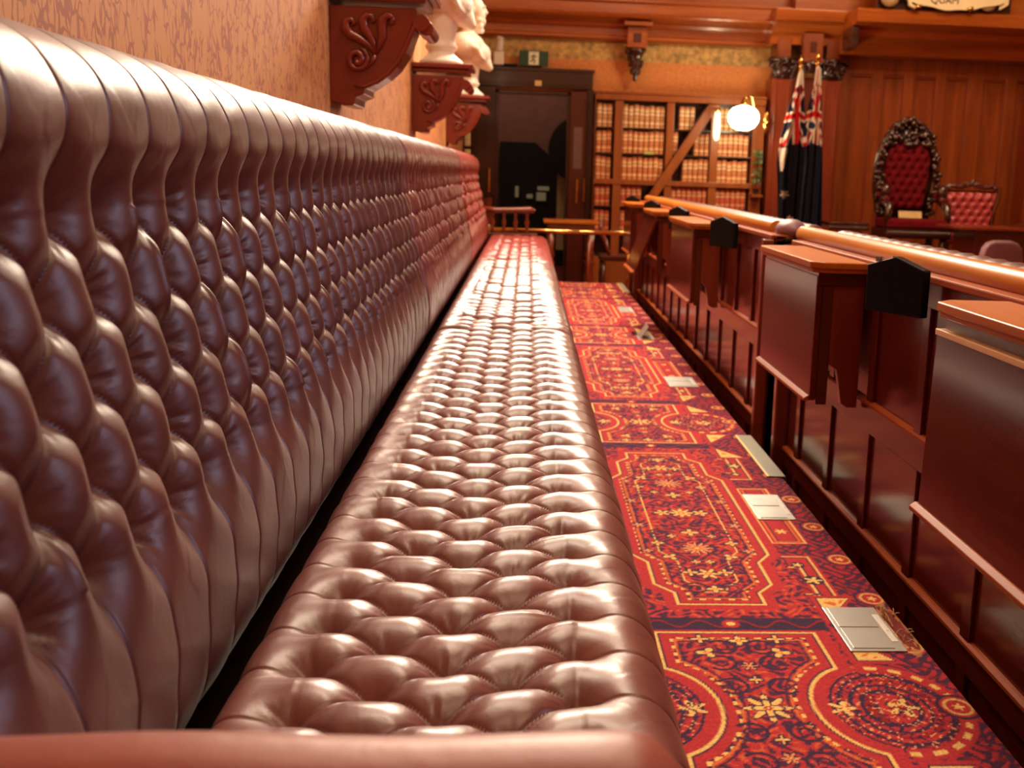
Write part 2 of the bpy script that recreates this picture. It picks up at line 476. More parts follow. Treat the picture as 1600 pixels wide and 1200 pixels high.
# ------------------------------------------------------------------ room shell
FZ = -1.38
bm = B()
box(bm, -1.0, 9.2, -3.2, 18, FZ-.2, FZ)
box(bm, -.8, .945, -3.0, 11.07, FZ, -1.064)
box(bm, -.8, .5, 11.07, 11.4, FZ, -1.22)
struct(obj('floor', bm, HALLRED))
bm = B(); box(bm, -1.0, 9.2, -3.2, 18, 4.6, 4.8); struct(obj('ceiling', bm, PLASTER))
bm = B(); box(bm, -1.0, -.8, -3.2, 14.1, FZ, 4.6); struct(obj('wall_left', bm, WALLP))
bm = B(); box(bm, 9.0, 9.2, -3.2, 14.1, FZ, 4.6); struct(obj('wall_right', bm, WALLP2))
bm = B(); box(bm, -.8, 9.0, -3.2, -3.0, FZ, 4.6); struct(obj('wall_near', bm, WALLP2))
WY = 14.1
# back wall with opening x -.41..0.50, z FZ..0.965
bm = B()
box(bm, -.8, -.41, WY, WY+.15, FZ, .965); box(bm, .50, 9.0, WY, WY+.15, FZ, .965); box(bm, -.8, 9.0, WY, WY+.15, .965, 1.36)
box(bm, -.8, 9.0, WY, WY+.15, 1.36, 1.60, 1); box(bm, -.8, 9.0, WY, WY+.15, 1.60, 4.6)
struct(obj('wall_back', bm, [WALLP2, FRIEZE]))

# carpet ------------------------------------------------------------
def smooth(a, b, x):
    t = np.clip((x-a)/(b-a), 0, 1); return t*t*(3-2*t)
def poly_sdf(px, py, poly):
    d = np.full(px.shape, 9.0); ins = np.zeros(px.shape, bool)
    n = len(poly)
    for i in range(n):
        ax, ay = poly[i]; bx, by = poly[(i+1) % n]
        ex, ey = bx-ax, by-ay
        wx, wy = px-ax, py-ay
        t = np.clip((wx*ex+wy*ey)/(ex*ex+ey*ey), 0, 1)
        d = np.minimum(d, np.hypot(wx-ex*t, wy-ey*t))
        c = ((ay > py) != (by > py)) & (px < (bx-ax)*(py-ay)/(by-ay+1e-12)+ax)
        ins ^= c
    return np.where(ins, -d, d)
RED = np.array([.45, .032, .040]); NAVY = np.array([.045, .022, .060]); CREAM = np.array([.80, .52, .17]); ORG = np.array([.66, .16, .045]); DRED = np.array([.30, .016, .022]); PINK = np.array([.72, .30, .14])
def carpet_color(x, y):
    C = np.broadcast_to(RED, x.shape+(3,)).copy()
    def put(mask, col):
        mm = np.clip(mask, 0, 1)[..., None]
        C[:] = C*(1-mm)+col*mm
    def band(d, c, w, f=.0018):
        return smooth(w+f, w-f, np.abs(d-c))
    ax = x-.512; au = np.abs(ax)
    per = 2.67
    yy = np.mod(y-2.53, per)           # 0..1.80 cell A, 1.80..2.67 cell B
    inA = yy < 1.80
    ay = np.where(inA, yy-.90, yy-2.235)
    ab = np.abs(ay)
    # mottled scroll ground
    q1 = np.sin(95*x+2.6*np.sin(61*y+1.3*np.sin(40*x)))*np.sin(78*y+2.6*np.sin(70*x+1.7*np.sin(33*y)))
    put(smooth(.16, .26, q1)*.92, NAVY)
    put(smooth(-.62, -.72, q1)*.55, ORG)
    # ---- cell A
    pA = [(-.01, .79), (.125, .79), (.125, .70), (.170, .64), (.170, .47), (.212, .40), (.212, -.01), (-.01, -.01)]
    dA = poly_sdf(au, ab, pA)
    dA = np.where((au < .125) & (ab < .79) & (dA < 0), np.maximum(dA, -np.minimum(.79-ab, 9)), dA)
    full = [(.125, .79), (.125, .70), (.170, .64), (.170, .47), (.212, .40), (.212, -.40), (.170, -.47), (.170, -.64), (.125, -.70), (.125, -.79),
            (-.125, -.79), (-.125, -.70), (-.170, -.64), (-.170, -.47), (-.212, -.40), (-.212, .40), (-.170, .47), (-.170, .64), (-.125, .70), (-.125, .79)]
    dA = poly_sdf(ax, ay, full)
    # ---- cell B: rectangle with concave sides
    rect = np.maximum(au-.205, ab-.395)
    bite = .135-np.hypot((au-.245)/1.0, ay/1.35)
    dB = np.maximum(rect, bite)
    d = np.where(inA, dA, dB)
    col_in = au < .235
    m = col_in
    put(m*band(d, .004, .016), RED)
    put(m*band(d, -.014, .0045), CREAM)
    put(m*band(d, -.0205, .0025), NAVY)
    put(m*band(d, -.032, .010), RED)
    # dotted row
    dots = (np.sin(y*170)*np.sin(x*170+.5) > .15)
    put(m*band(d, -.047, .0045)*dots, CREAM)
    put(m*band(d, -.055, .0025), ORG)
    put(m*inA*band(d, -.098, .0022), CREAM)
    put(m*band(d, -.064, .0025), NAVY)
    # ground inside gets swirling vines
    def ring(cx, cy, r, w, col, a0=None, sy=1.0, mirror=True, cell=None, br=False):
        qx = au-cx if mirror else ax-cx
        qy = (ab if br else ay)-cy
        rr = np.hypot(qx, qy/sy)
        mk = band(rr, r, w)
        if a0 is not None:
            t = np.mod(np.arctan2(qy, qx)-a0[0], 2*pi); mk = mk*(t < a0[1])
        if cell is not None: mk = mk*cell
        put(mk*m, col)
    A_, B_ = inA, ~inA
    for (cx, cy) in ((.055, .10), (.10, .21), (.045, .36), (.085, .52), (.05, .66)):
        ring(cx, cy, .030, .0042, NAVY, (.6, 4.9), 1.1, cell=A_, br=True)
        ring(cx, cy, .013, .0035, NAVY, (2.4, 4.6), 1.1, cell=A_, br=True)
    for (cx, cy) in ((.055, .10), (.060, .215), (.045, .30)):
        ring(cx, cy, .032, .0045, NAVY, (.6, 4.9), 1.1, cell=B_, br=True)
        ring(cx, cy, .014, .0035, NAVY, (2.4, 4.6), 1.1, cell=B_, br=True)
    def flower(cx, cy, r, n, cell, col=CREAM, core=ORG, sy=1.15, four=True, a=0.0):
        qx = (au if four else ax)-cx; qy = (ab if four else ay)-cy
        rr = np.hypot(qx, qy/sy); t = np.arctan2(qy/sy, qx)+a
        R = r*(.66+.34*np.cos(n*t))
        put(smooth(.004, -.001, rr-R-.005)*cell, NAVY)
        put(smooth(.0012, -.0012, rr-R)*cell, col)
        put(smooth(.0012, -.0012, rr-r*.30)*cell, core)
        put(smooth(.001, -.001, rr-r*.13)*cell, CREAM)
    flower(0, 0, .040, 8, A_); flower(.062, 0, .026, 5, A_)
    flower(0, .20, .027, 4, A_); flower(0, .345, .048, 12, A_, PINK); flower(.11, .30, .020, 4, A_)
    flower(.085, .42, .022, 3, A_); flower(0, .555, .034, 6, A_); flower(.048, .545, .022, 4, A_); flower(0, .67, .022, 4, A_)
    flower(.15, .13, .020, 5, A_, PINK); flower(.02, .46, .014, 4, A_); flower(.145, .37, .015, 4, A_, PINK); flower(.06, .235, .014, 4, A_)
    flower(0, 0, .052, 8, B_); flower(0, 0, .030, 4, B_, CREAM, RED); flower(.165, .0, .034, 5, B_)
    flower(.085, .27, .024, 3, B_); flower(.09, .345, .020, 4, B_); flower(0, .335, .022, 4, B_); flower(0, .20, .018, 6, B_, PINK); flower(0, .13, .014, 4, B_)
    # half-medallion that bites into the side of cell B
    hm = np.hypot((au-.262), ay/1.35)
    mb = B_ & (hm < .128)
    put(mb*1.0, NAVY)
    for r0, w, c in ((.118, .0045, RED), (.098, .007, RED), (.074, .0065, RED), (.048, .010, DRED)):
        put(mb*band(hm, r0, w), c)
    qx = ax-.262
    rr = np.hypot(qx+.02, ay/1.2); t = np.arctan2(ay, qx+.02)
    put(mb*smooth(.001, -.001, rr-.026*(.7+.3*np.cos(6*t))), PINK)
    put(B_*(hm < .14)*smooth(.001, -.001, np.hypot(au-.155, ay/1.2)-.030*(.66+.34*np.cos(5*np.arctan2(ay, au-.155)))), CREAM)
    # navy separator bands with red wave
    for yb in (0.0, 1.80):
        s = yy-yb
        s = np.where(s > per/2, s-per, s)
        w = .040
        bmk = (np.abs(s) < w)*(au < .24)
        put(bmk*smooth(w, w-.004, np.abs(s)), NAVY)
        put(bmk*band(s-.020*np.sin(ax*62), 0, .0045), DRED)
        put((np.abs(s) < .05)*smooth(.002, -.002, np.hypot(ax, s/1.1)-.022), RED)
        put(smooth(.001, -.001, np.hypot(ax, s/1.2)-.010), CREAM)
    # ---- right border column
    bx = x-.747
    R_ = bx > 0
    def putr(mask, col): put(mask*R_, col)
    bord = R_ & (bx > -.01)
    q2 = np.sin(80*x+2.2*np.sin(52*y))*np.sin(66*y+2.4*np.sin(58*x))
    putr(1.0*np.ones_like(x), RED*.92)
    putr(smooth(-.35, -.2, q2)*.92, NAVY)
    putr(smooth(.62, .75, q2)*.9, RED)
    putr(smooth(.45, .6, np.sin(60*x+90*y)*np.sin(70*y-50*x))*.5, DRED)
    def bbox(cx, cy, hx, hy): return np.maximum(np.abs(bx-cx)-hx, np.abs(ay-cy)-hy)
    # long outlined cartouche beside cell A
    for cy in (-.60, .60):
        dd = bbox(.035, cy, .052, .20)
        dd = np.maximum(dd, -np.maximum(np.abs(bx+.01)-.03, np.abs(ay-cy)-.09))
        k = A_*1.0
        putr(k*smooth(.002, -.002, dd), RED); putr(k*band(dd, -.012, .0032), CREAM); putr(k*band(dd, -.019, .0025), NAVY)
        for (fx, fy, fr) in ((.045, cy, .024), (.03, cy-.12, .015), (.03, cy+.12, .015)):
            rr = np.hypot(bx-fx, (ay-fy)/1.2); t = np.arctan2(ay-fy, bx-fx)
            putr(k*smooth(.004, 0, rr-fr-.003), NAVY); putr(k*smooth(.001, -.001, rr-fr*(.68+.32*np.cos(5*t))), CREAM)
    dd = bbox(.05, 0, .06, .30); k = A_*1.0
    putr(k*smooth(.002, -.002, dd), RED); putr(k*band(dd, -.010, .003), CREAM); putr(k*band(dd, -.024, .003), ORG); putr(k*band(dd, -.031, .002), NAVY)
    for cy in (-.18, 0, .18):
        rr = np.hypot(bx-.05, (ay-cy)/1.2); t = np.arctan2(ay-cy, bx-.05)
        putr(k*smooth(.001, -.001, rr-.020*(.68+.32*np.cos(6*t))), CREAM)
    # triangles either side of the band, both cells
    for cy, sg, kk in ((-.30, 1, B_), (.30, -1, B_), (.80, -1, A_), (-.80, 1, A_)):
        u = bx-.035; w = (ay-cy)*sg
        tri = np.maximum(np.maximum(-u-.02, w-.075), -(w+.075)+(u+.02)*1.6)
        tri = np.maximum(tri, u-.075)
        k = kk*1.0
        putr(k*smooth(.016, .012, tri), RED); putr(k*smooth(.002, -.002, tri), NAVY); putr(k*smooth(-.003, -.006, tri), CREAM)
        putr(k*(tri < -.016)*smooth(.0, .25, q2), ORG)
    # round medallion arcs with bead row beside cell B
    hm = np.hypot(bx-.02, ay/1.25)
    k = B_*1.0
    putr(k*(hm < .125), RED)
    for r0, w, c in ((.122, .005, NAVY), (.100, .004, DRED), (.082, .004, NAVY), (.060, .006, NAVY)):
        putr(k*band(hm, r0, w), c)
    putr(k*band(hm, .150, .017), RED)
    putr(k*band(hm, .150, .0065)*(np.sin(np.arctan2(ay, bx-.02)*22) > -.1), CREAM)
    rr = np.hypot(bx-.045, ay/1.2); t = np.arctan2(ay, bx-.045)
    putr(k*smooth(.001, -.001, rr-.036*(.72+.28*np.cos(5*t))), CREAM); putr(k*smooth(.001, -.001, rr-.010), DRED)
    fl = np.sin(150*x+3*np.sin(90*y))*np.sin(120*y+3*np.sin(110*x))
    put((B_*(np.hypot(au-.262, ay/1.35) < .125)*smooth(.50, .62, fl)).astype(float), NAVY)
    put((B_*(np.hypot(au-.262, ay/1.35) < .125)*smooth(-.72, -.82, fl)).astype(float), PINK)
    # outer swirling vine
    for r0 in np.arange(0, 11, .30):
        cx = .165; hy = np.hypot(bx-cx, (y-1.2-r0)/1.2)
        tt = np.arctan2(y-1.2-r0, bx-cx)
        far = (hy < .055)*(bx > .11)
        put(far*1.0*(hy < .045), RED); put(far*band(hy, .042, .004), NAVY); put(far*band(hy, .028, .003), CREAM*.9)
        put(far*smooth(.001, -.001, hy-.014*(.7+.3*np.cos(5*tt))), CREAM)
    # woven irregularity
    tx = np.random.RandomState(3).rand(*x.shape)
    C *= (.82+.36*tx)[..., None]
    return C
ysc = np.concatenate([np.arange(1.35, 4.6, .0042), np.arange(4.6, 11.071, .0085)])
xsc = np.arange(.13, .9501, .0042)
Yc, Xc = np.meshgrid(ysc, xsc, indexing='ij')
jx = Xc+.0016*np.sin(Yc*300)*0
Cc = carpet_color(Xc, Yc)
Zc = -1.06+.0012*np.random.RandomState(5).rand(*Xc.shape)
# worn hole with torn edge beside the nearest plate
hd = np.hypot((Xc-.920)/.019, (Yc-2.51)/.120)+.22*np.sin(Yc*90)*np.sin(Xc*160)
hole = hd < 1
Zc = np.where(hole, -1.088, Zc); Cc[hole] = (.035, .018, .010)
edge = (hd >= 1) & (hd < 1.35); Cc[edge] = Cc[edge]*.35+np.array([.45, .24, .10])*.65
# rounded edge
Zc = Zc-.012*np.clip((Xc-.938)/.012, 0, 1)**2
carpet = grid_mesh('carpet', np.stack([Xc, Yc, Zc], -1), len(ysc), len(xsc), CARPET, None, colors=Cc)
tag(carpet, 'red, navy and cream patterned carpet runner between the leather bench and the desks', 'carpet')
bm = B()
box(bm, .13, .905, 1.36, 11.065, -1.0635, -1.0625)
box(bm, .905, .944, 2.65, 11.065, -1.0635, -1.0625)
obj('carpet_underlay', bm, FIBRE, carpet)
bm = B()
rr_ = random.Random(4)
for i in range(22):
    bm = B()
    y = 2.38+rr_.random()*.23; x = .907+rr_.random()*.006+(.024 if rr_.random() > .6 else 0)
    a = rr_.random()*6.28; l = .008+rr_.random()*.018
    tube(bm, [(x, y, -1.059), (x+cos(a)*l*.5, y+sin(a)*l*.5, -1.050), (x+cos(a)*l, y+sin(a)*l, -1.050+rr_.random()*.006)], [.0018, .0013, .0007], 5)
    obj('frayed_thread', bm, FIBRE, carpet)

# floor socket plates -------------------------------------------------
def plate(x0, x1, y0, y1, label, opened=False):
    e = empty('floor_socket_cover', ((x0+x1)/2, (y0+y1)/2, -1.058)); tag(e, label, 'floor socket', None)
    bm = B(); box(bm, x0, x1, y0, y1, -1.060, -1.0555); obj('plate', bm, STEEL, e, bevel=.002)
    xm = x0+(x1-x0)*.80; ym = (y0+y1)/2
    for k, (a, b) in enumerate(((y0+.012, ym-.004), (ym+.004, y1-.012))):
        bm = B()
        if opened and k == 0:
            for s in range(1):
                p = [(x0+.01, -1.054), (x0+.06, -.975), (x0+.066, -.978), (x0+.018, -1.054)]
                prism(bm, p, 'y', a, b)
        elif opened:
            prism(bm, [(x0+.008, -1.054), (x0-.03, -1.0), (x0-.024, -.997), (x0+.016, -1.054)], 'y', a, b)
        else:
            box(bm, x0+.010, xm, a, b, -1.0556, -1.0535)
        obj('lid', bm, STEEL, e, bevel=.0012)
    bm = B(); box(bm, xm+.006, x1-.006, y0+.05, y1-.05, -1.0556, -1.0542); box(bm, xm+.010, xm+.018, ym-.02, ym+.02, -1.0542, -1.0530)
    obj('latch', bm, WHITE, e, bevel=.0008)
plate(.762, .897, 2.368, 2.632, 'silver floor socket cover beside the torn hole in the carpet, nearest of them')
plate(.750, .872, 3.362, 3.640, 'silver floor socket cover, second from the camera, just before the long grey edge strip')
plate(.746, .900, 5.600, 5.876, 'silver floor socket cover, third from the camera, first beyond the long grey edge strip')
plate(.748, .858, 7.250, 7.640, 'floor socket cover with its metal lids standing open', True)
plate(.742, .855, 8.700, 9.050, 'small silver floor socket cover farthest down the carpet near the brass rail')
def strip(x0, x1, y0, y1, label):
    e = empty('edge_strip', (x1, (y0+y1)/2, -1.058)); tag(e, label, 'edge strip')
    bm = B(); prism(bm, [(x0, -1.058), (x0, -1.053), (x1-.004, -1.053), (x1, -1.058), (x1, -1.10), (x1-.004, -1.10), (x1-.004, -1.058)], 'y', y0, y1)
    obj('tread', bm, STRIP, e)
    bm = B(); prism(bm, [(x0-.008, -1.058), (x0-.008, -1.0535), (x0, -1.0525), (x0+.002, -1.058)], 'y', y0, y1)
    obj('yellow_line', bm, YELLOW, e)
strip(.893, .956, 3.87, 4.515, 'grey metal edge strip with yellow line, beside the gap between the front benches')
strip(.900, .956, 10.15, 11.05, 'grey metal edge strip at the far end of the carpet')

# ------------------------------------------------------------------ wooden backs of the front benches, with rail
PXX = 1.20
KS = .86      # the whole desk row stands this close behind the carpet edge
FZB = FZ/KS
def near(e):
    e.location = Vector(e.location)*KS; e.scale = (KS, KS, KS)
    return e
def front_bench(y0, y1, label, bay0, bayw):
    e = empty('front_bench', (1.35, (y0+y1)/2, FZB)); tag(e, label, 'bench')
    bm = B(); box(bm, PXX+.012, PXX+.060, y0, y1, FZB+.004, -.27)
    obj('back_panel', bm, MAHOG_P, e)
    # stiles and rails proud of the panel
    bm = B()
    ys = []
    y = bay0
    while y > y0+.1: y -= bayw
    y += bayw
    box(bm, PXX, PXX+.0125, y0, y0+.06, FZB+.004, -.27)
    while y < y1-.1:
        if y-y0 > .1: box(bm, PXX, PXX+.0125, y-.032, y+.032, FZB+.004, -.27)
        y += bayw
    box(bm, PXX, PXX+.0125, y1-.06, y1, FZB+.004, -.27)
    obj('stiles', bm, MAHOG_P, e, bevel=.003)
    bm = B()
    box(bm, PXX-.001, PXX+.0123, y0, y1, -.36, -.27); box(bm, PXX-.001, PXX+.0123, y0, y1, -.855, -.757); box(bm, PXX-.001, PXX+.0123, y0, y1, -1.29, -1.212)
    obj('cross_rails', bm, MAHOG_P, e, bevel=.003)
    bm = B()
    for z in (-.757, -1.212):
        prism(bm, [(PXX-.006, z-.004), (PXX-.006, z+.006), (PXX+.002, z+.013), (PXX+.012, z+.015), (PXX+.012, z-.004)], 'y', y0+.01, y1-.01)
    obj('sill_moulding', bm, MOULD, e)
    bm = B(); box(bm, PXX-.012, PXX+.10, y0, y1, -.285, -.262)
    prism(bm, [(PXX+.02, -.285), (PXX+.10, -.285), (PXX+.10, -.33)], 'y', y0, y1)
    obj('ledge', bm, MOULD, e, bevel=.005)
    bm = B(); tube(bm, [(1.275, y0+(.28 if y0 > 5 else -.02), -.240), (1.275, y1+(.13 if y0 < 5 else 0), -.240)], .038, 20)
    obj('top_rail', bm, RAILW, e, smooth=True, bevel=.002)
    for yy_ in (y0, y1-.05):
        bm = B(); box(bm, 1.15, 1.72, yy_, yy_+.05, FZB+.004, -.285); obj('end_panel', bm, MAHOG, e, bevel=.006)
    # upholstery on the other side, seen as a scalloped roll over the rail
    bm = B()
    n = max(8, int((y1-y0-.06)/.02)); rings = []
    for i in range(n+1):
        y = y0+.03+(y1-y0-.06)*i/n
        ph = abs(sin(pi*(y-y0)/.125))
        endk = min(1, min(i, n-i)/3+.55)
        r = (.050+.008*ph)*endk
        rings.append([bm.verts.new((1.405+1.15*r*cos(t), y, -.262+.95*r*sin(t))) for t in np.linspace(0, 2*pi, 14, endpoint=False)])
    for i in range(n):
        for k in range(14): bm.faces.new((rings[i][k], rings[i][(k+1) % 14], rings[i+1][(k+1) % 14], rings[i+1][k]))
    bm.faces.new(rings[0][::-1]); bm.faces.new(rings[-1])
    obj('leather_roll', bm, LEATHER_SHADED, e, smooth=True)
    if y0 > 5:
        bm = B(); ball(bm, (1.305, y0+.10, -.243), .080, (.95, 1.5, .72), 20, 14)
        obj('roll_end', bm, LEATHER_PURPLE, e, smooth=True)
        bm = B()
        for i in range(9):
            t = i/8*pi; ball(bm, (1.305-.072*cos(t), y0+.02-.02*sin(t), -.285), .012, (1, 1, 1), 8, 6)
        obj('nail_trim', bm, BLACK, e, smooth=True)
        bm = B(); box(bm, 1.27, 1.295, 5.001, y0-.001, -1.20, -.30); obj('gap_panel', bm, MAHOG_P, e)
        for z_ in (-.885, -.935, -.985):
            bm = B(); ball(bm, (1.268, 5.25, z_), .006, (.6, 1, 1), 8, 6); obj('stud', bm, CHROME, e, smooth=True)
    bm = B(); box(bm, 1.34, 1.70, y0+.055, y1-.055, FZB+.08, -.80); box(bm, 1.3, 1.44, y0+.055, y1-.055, -.80, -.29)
    obj('leather_seat', bm, LEATHER_SHADED, e, bevel=.02)
    return near(e)
front_bench(1.2, 5.00, 'panelled wooden back of the nearer front bench with honey-coloured round top rail', 3.75, .488)
front_bench(5.42, 12.0, 'panelled wooden back of the farther front bench with long round top rail', 5.90, .48)
# fixing screws on end of the far bench
for k, z in enumerate((-.885, -.935, -.985)):
    pass

# ------------------------------------------------------------------ fold-down writing desks
def desk(y0, y1, label, tilt=0.0, lower=0.0, edge=None):
    e = empty('writing_desk', (1.09, (y0+y1)/2, -.30)); tag(e, label, 'desk', None)
    bm = B()
    c = .045
    pts = [(.985+c, y0), (1.186, y0), (1.186, y1), (.985+c, y1), (.985, y1-c), (.985, y0+c)]
    prism(bm, pts, 'z', -.296, -.272)
    pts2 = [(.993+c, y0+.008), (1.186, y0+.008), (1.186, y1-.008), (.993+c, y1-.008), (.993, y1-c), (.993, y0+c)]
    prism(bm, pts2, 'z', -.310, -.2955)
    obj('desk_top', bm, MAHOG_TOP, e, bevel=.005, seg=3)
    bm = B(); box(bm, 1.015, 1.186, y0+.035, y1-.035, -.355, -.311); obj('apron', bm, MAHOG_D, e, bevel=.002)
    # shaped brackets
    for ya in (y0+.045, y1-.075):
        bm = B()
        prism(bm, [(1.187, -.356), (1.187, -.79), (1.150, -.79), (1.128, -.775), (1.115, -.70), (1.105, -.655), (1.075, -.635), (1.045, -.56), (1.045, -.356)], 'y', ya, ya+.03)
        obj('bracket', bm, MAHOG, e, bevel=.003)
    # front flap hinged under the top
    bm = B(); t = .022
    ztop = -.322-lower; zbot = -.765-lower*1.2
    x_t = 1.012-(.014 if edge else 0); x_b = x_t-tilt
    def q(u, x_): return x_
    vs = []
    P4 = [(x_t, ztop), (x_t+t, ztop), (x_b+t, zbot), (x_b, zbot)]
    prism(bm, P4, 'y', y0+.04, y1-.03)
    fl = obj('flap', bm, MAHOG_P, e, bevel=.003)
    bm = B()
    prism(bm, [(x_b-.018, zbot-.004), (x_b-.018, zbot+.006), (x_b-.004, zbot+.016), (x_b+.004, zbot+.016), (x_b+.004, zbot-.004)], 'y', y0+.05, y1-.02)
    obj('lip_moulding', bm, MOULD, e, bevel=.002)
    if edge:
        bm = B(); prism(bm, [(x_t-.006, ztop-.008), (x_t-.006, ztop+.007), (x_t+t, ztop+.007), (x_t+t, ztop)], 'y', y0+.04, y1-.03)
        obj('pale_edge', bm, edge, e, bevel=.002)
    # corner post of flap box
    bm = B(); box(bm, 1.036, 1.075, y0+.042, y0+.062, -.78, -.356); obj('side_cheek', bm, MAHOG_D, e, bevel=.003)
    return near(e)
desk(1.66, 2.66, 'wooden writing desk with a pale top edge on its flap, nearest to the camera', .012, .024, PALE_EDGE)
desk(3.80, 4.74, 'wooden fold-down writing desk in front of the gap between the two front benches', 0)
desk(6.80, 7.90, 'wooden writing desk beyond the gap, between two black boxes, flap hanging straight down', 0)
desk(8.82, 9.66, 'wooden writing desk whose front flap is pulled out at a slant, near the brass rail', .16)
desk(11.0, 11.85, 'small-looking wooden writing desk farthest down the row, beside the end of the brass rail', 0)

# black boxes under the rail
def blackbox(yc, label):
    e = empty('speaker_box', (1.14, yc, -.32)); tag(e, label, 'speaker box')
    a = Vector((1.05, yc+.10, 0)); b = Vector((1.155, yc-.11, 0)); n = Vector((b.y-a.y, -(b.x-a.x), 0)).normalized()*-.03
    bm = B()
    prof = [(0, -.385), (1, -.385), (1, -.245), (.5, -.213), (0, -.245)]
    A = [bm.verts.new((a+(b-a)*t)+Vector((0, 0, z))) for t, z in prof]
    C2 = [bm.verts.new((a+(b-a)*t)+n+Vector((0, 0, z))) for t, z in prof]
    bm.faces.new(A); bm.faces.new(C2[::-1])
    for i in range(5): bm.faces.new((A[i], C2[i], C2[(i+1) % 5], A[(i+1) % 5]))
    obj('case', bm, BLACK, e, bevel=.004)
    for t in (.15, .45):
        bm = B()
        p = a+(b-a)*t+n*.5
        tube(bm, [(p.x, p.y, -.236+.02*t), (p.x, p.y, -.222+.02*t)], .012, 10)
        obj('chrome_clip', bm, CHROME, e, smooth=False)
    near(e)
blackbox(3.30, 'black pentagonal box under the rail between the two nearest writing desks')
blackbox(6.35, 'black box under the rail at the near end of the farther front bench')
blackbox(8.28, 'black box under the rail just beyond the third writing desk')
blackbox(10.1, 'black box under the rail just beyond the slanted desk flap')
blackbox(12.02, 'black box at the far tip of the wooden rail')

# ------------------------------------------------------------------ brackets on the left wall with busts
def bracket(y, label):
    e = empty('wall_bracket', (-.8, y, .25)); tag(e, label, 'bracket')
    k = .00043
    def q(cx, cy): return (-.8+(cx-65)*k, .640-cy*k)
    T = .30
    body = [q(65, 40), q(860, 40), q(870, 110), q(845, 160), q(800, 280), q(750, 420), q(660, 560), q(560, 655), q(440, 735), q(380, 770), q(385, 825), q(300, 860), q(285, 935), q(200, 940), q(65, 905)]
    bm = B(); prism(bm, body, 'y', y, y+T); obj('bracket_body', bm, CORBW, e, bevel=.006)
    bm = B(); box(bm, -.8, -.415, y-.02, y+T+.02, .640, .668); box(bm, -.8, -.385, y-.045, y+T+.045, .668, .70)
    obj('shelf', bm, CORBW, e, bevel=.008, seg=3)
    # volute roll and curved rib at the front
    bm = B()
    cx, cz = q(910, 170)
    tube(bm, [(cx, y-.012, cz), (cx, y+T+.012, cz)], .034, 18)
    tube(bm, [(cx+.018, y+.0, cz-.018), (cx+.018, y+T, cz-.018)], .03, 14)
    obj('scroll', bm, CORBW, e, smooth=False, bevel=.004)
    bm = B()
    rib = [q(870, 130), q(835, 230), q(780, 360), q(710, 510), q(610, 630), q(500, 715), q(390, 765), q(290, 755)]
    tube(bm, [(a, y-.003, b) for a, b in rib], [.008, .010, .011, .011, .011, .010, .008, .004], 8)
    obj('edge_rib', bm, CORBW, e, smooth=True)
    # carved leaf relief on the near face
    bm = B(); yf = y-.004
    def fr(pts, rs): tube(bm, [(q(a, b)[0], yf-.004, q(a, b)[1]) for a, b in pts], [r*k*1.5 for r in rs], 8)
    fr([(490, 470), (430, 390), (340, 335), (260, 300), (215, 240), (225, 180), (270, 165), (300, 200), (275, 225)], [8, 20, 28, 32, 32, 26, 20, 14, 8])
    fr([(490, 460), (470, 370), (430, 300), (385, 240), (375, 170), (410, 125), (455, 130), (480, 170), (455, 190)], [8, 20, 28, 32, 32, 26, 20, 14, 8])
    fr([(495, 460), (530, 380), (555, 300), (545, 220), (560, 150), (605, 115), (650, 135), (645, 185), (610, 190)], [8, 20, 28, 30, 32, 26, 20, 14, 8])
    fr([(490, 480), (460, 540), (400, 600)], [16, 12, 4])
    sp = []
    for i in range(26):
        t = i/25; a = 1.2-t*9.5; r = 105-t*75
        sp.append((320+r*cos(a), 520-r*sin(a)*1.05))
    fr(sp, [14+8*i/25 for i in range(26)])
    x_, z_ = q(325, 525); 
    for vtx in ball(bm, (x_, yf, z_), .016, (1, .5, 1), 12, 8): pass
    obj('leaf_carving', bm, CORBW, e, smooth=True)
    return e
bracket(4.70, 'largest carved red wooden bracket on the peach wall, with no bust in view')
bracket(7.93, 'carved red wooden wall bracket carrying the nearer marble bust, middle of the three')
bracket(11.18, 'carved red wooden wall bracket carrying the farther marble bust, beside the bookcase')

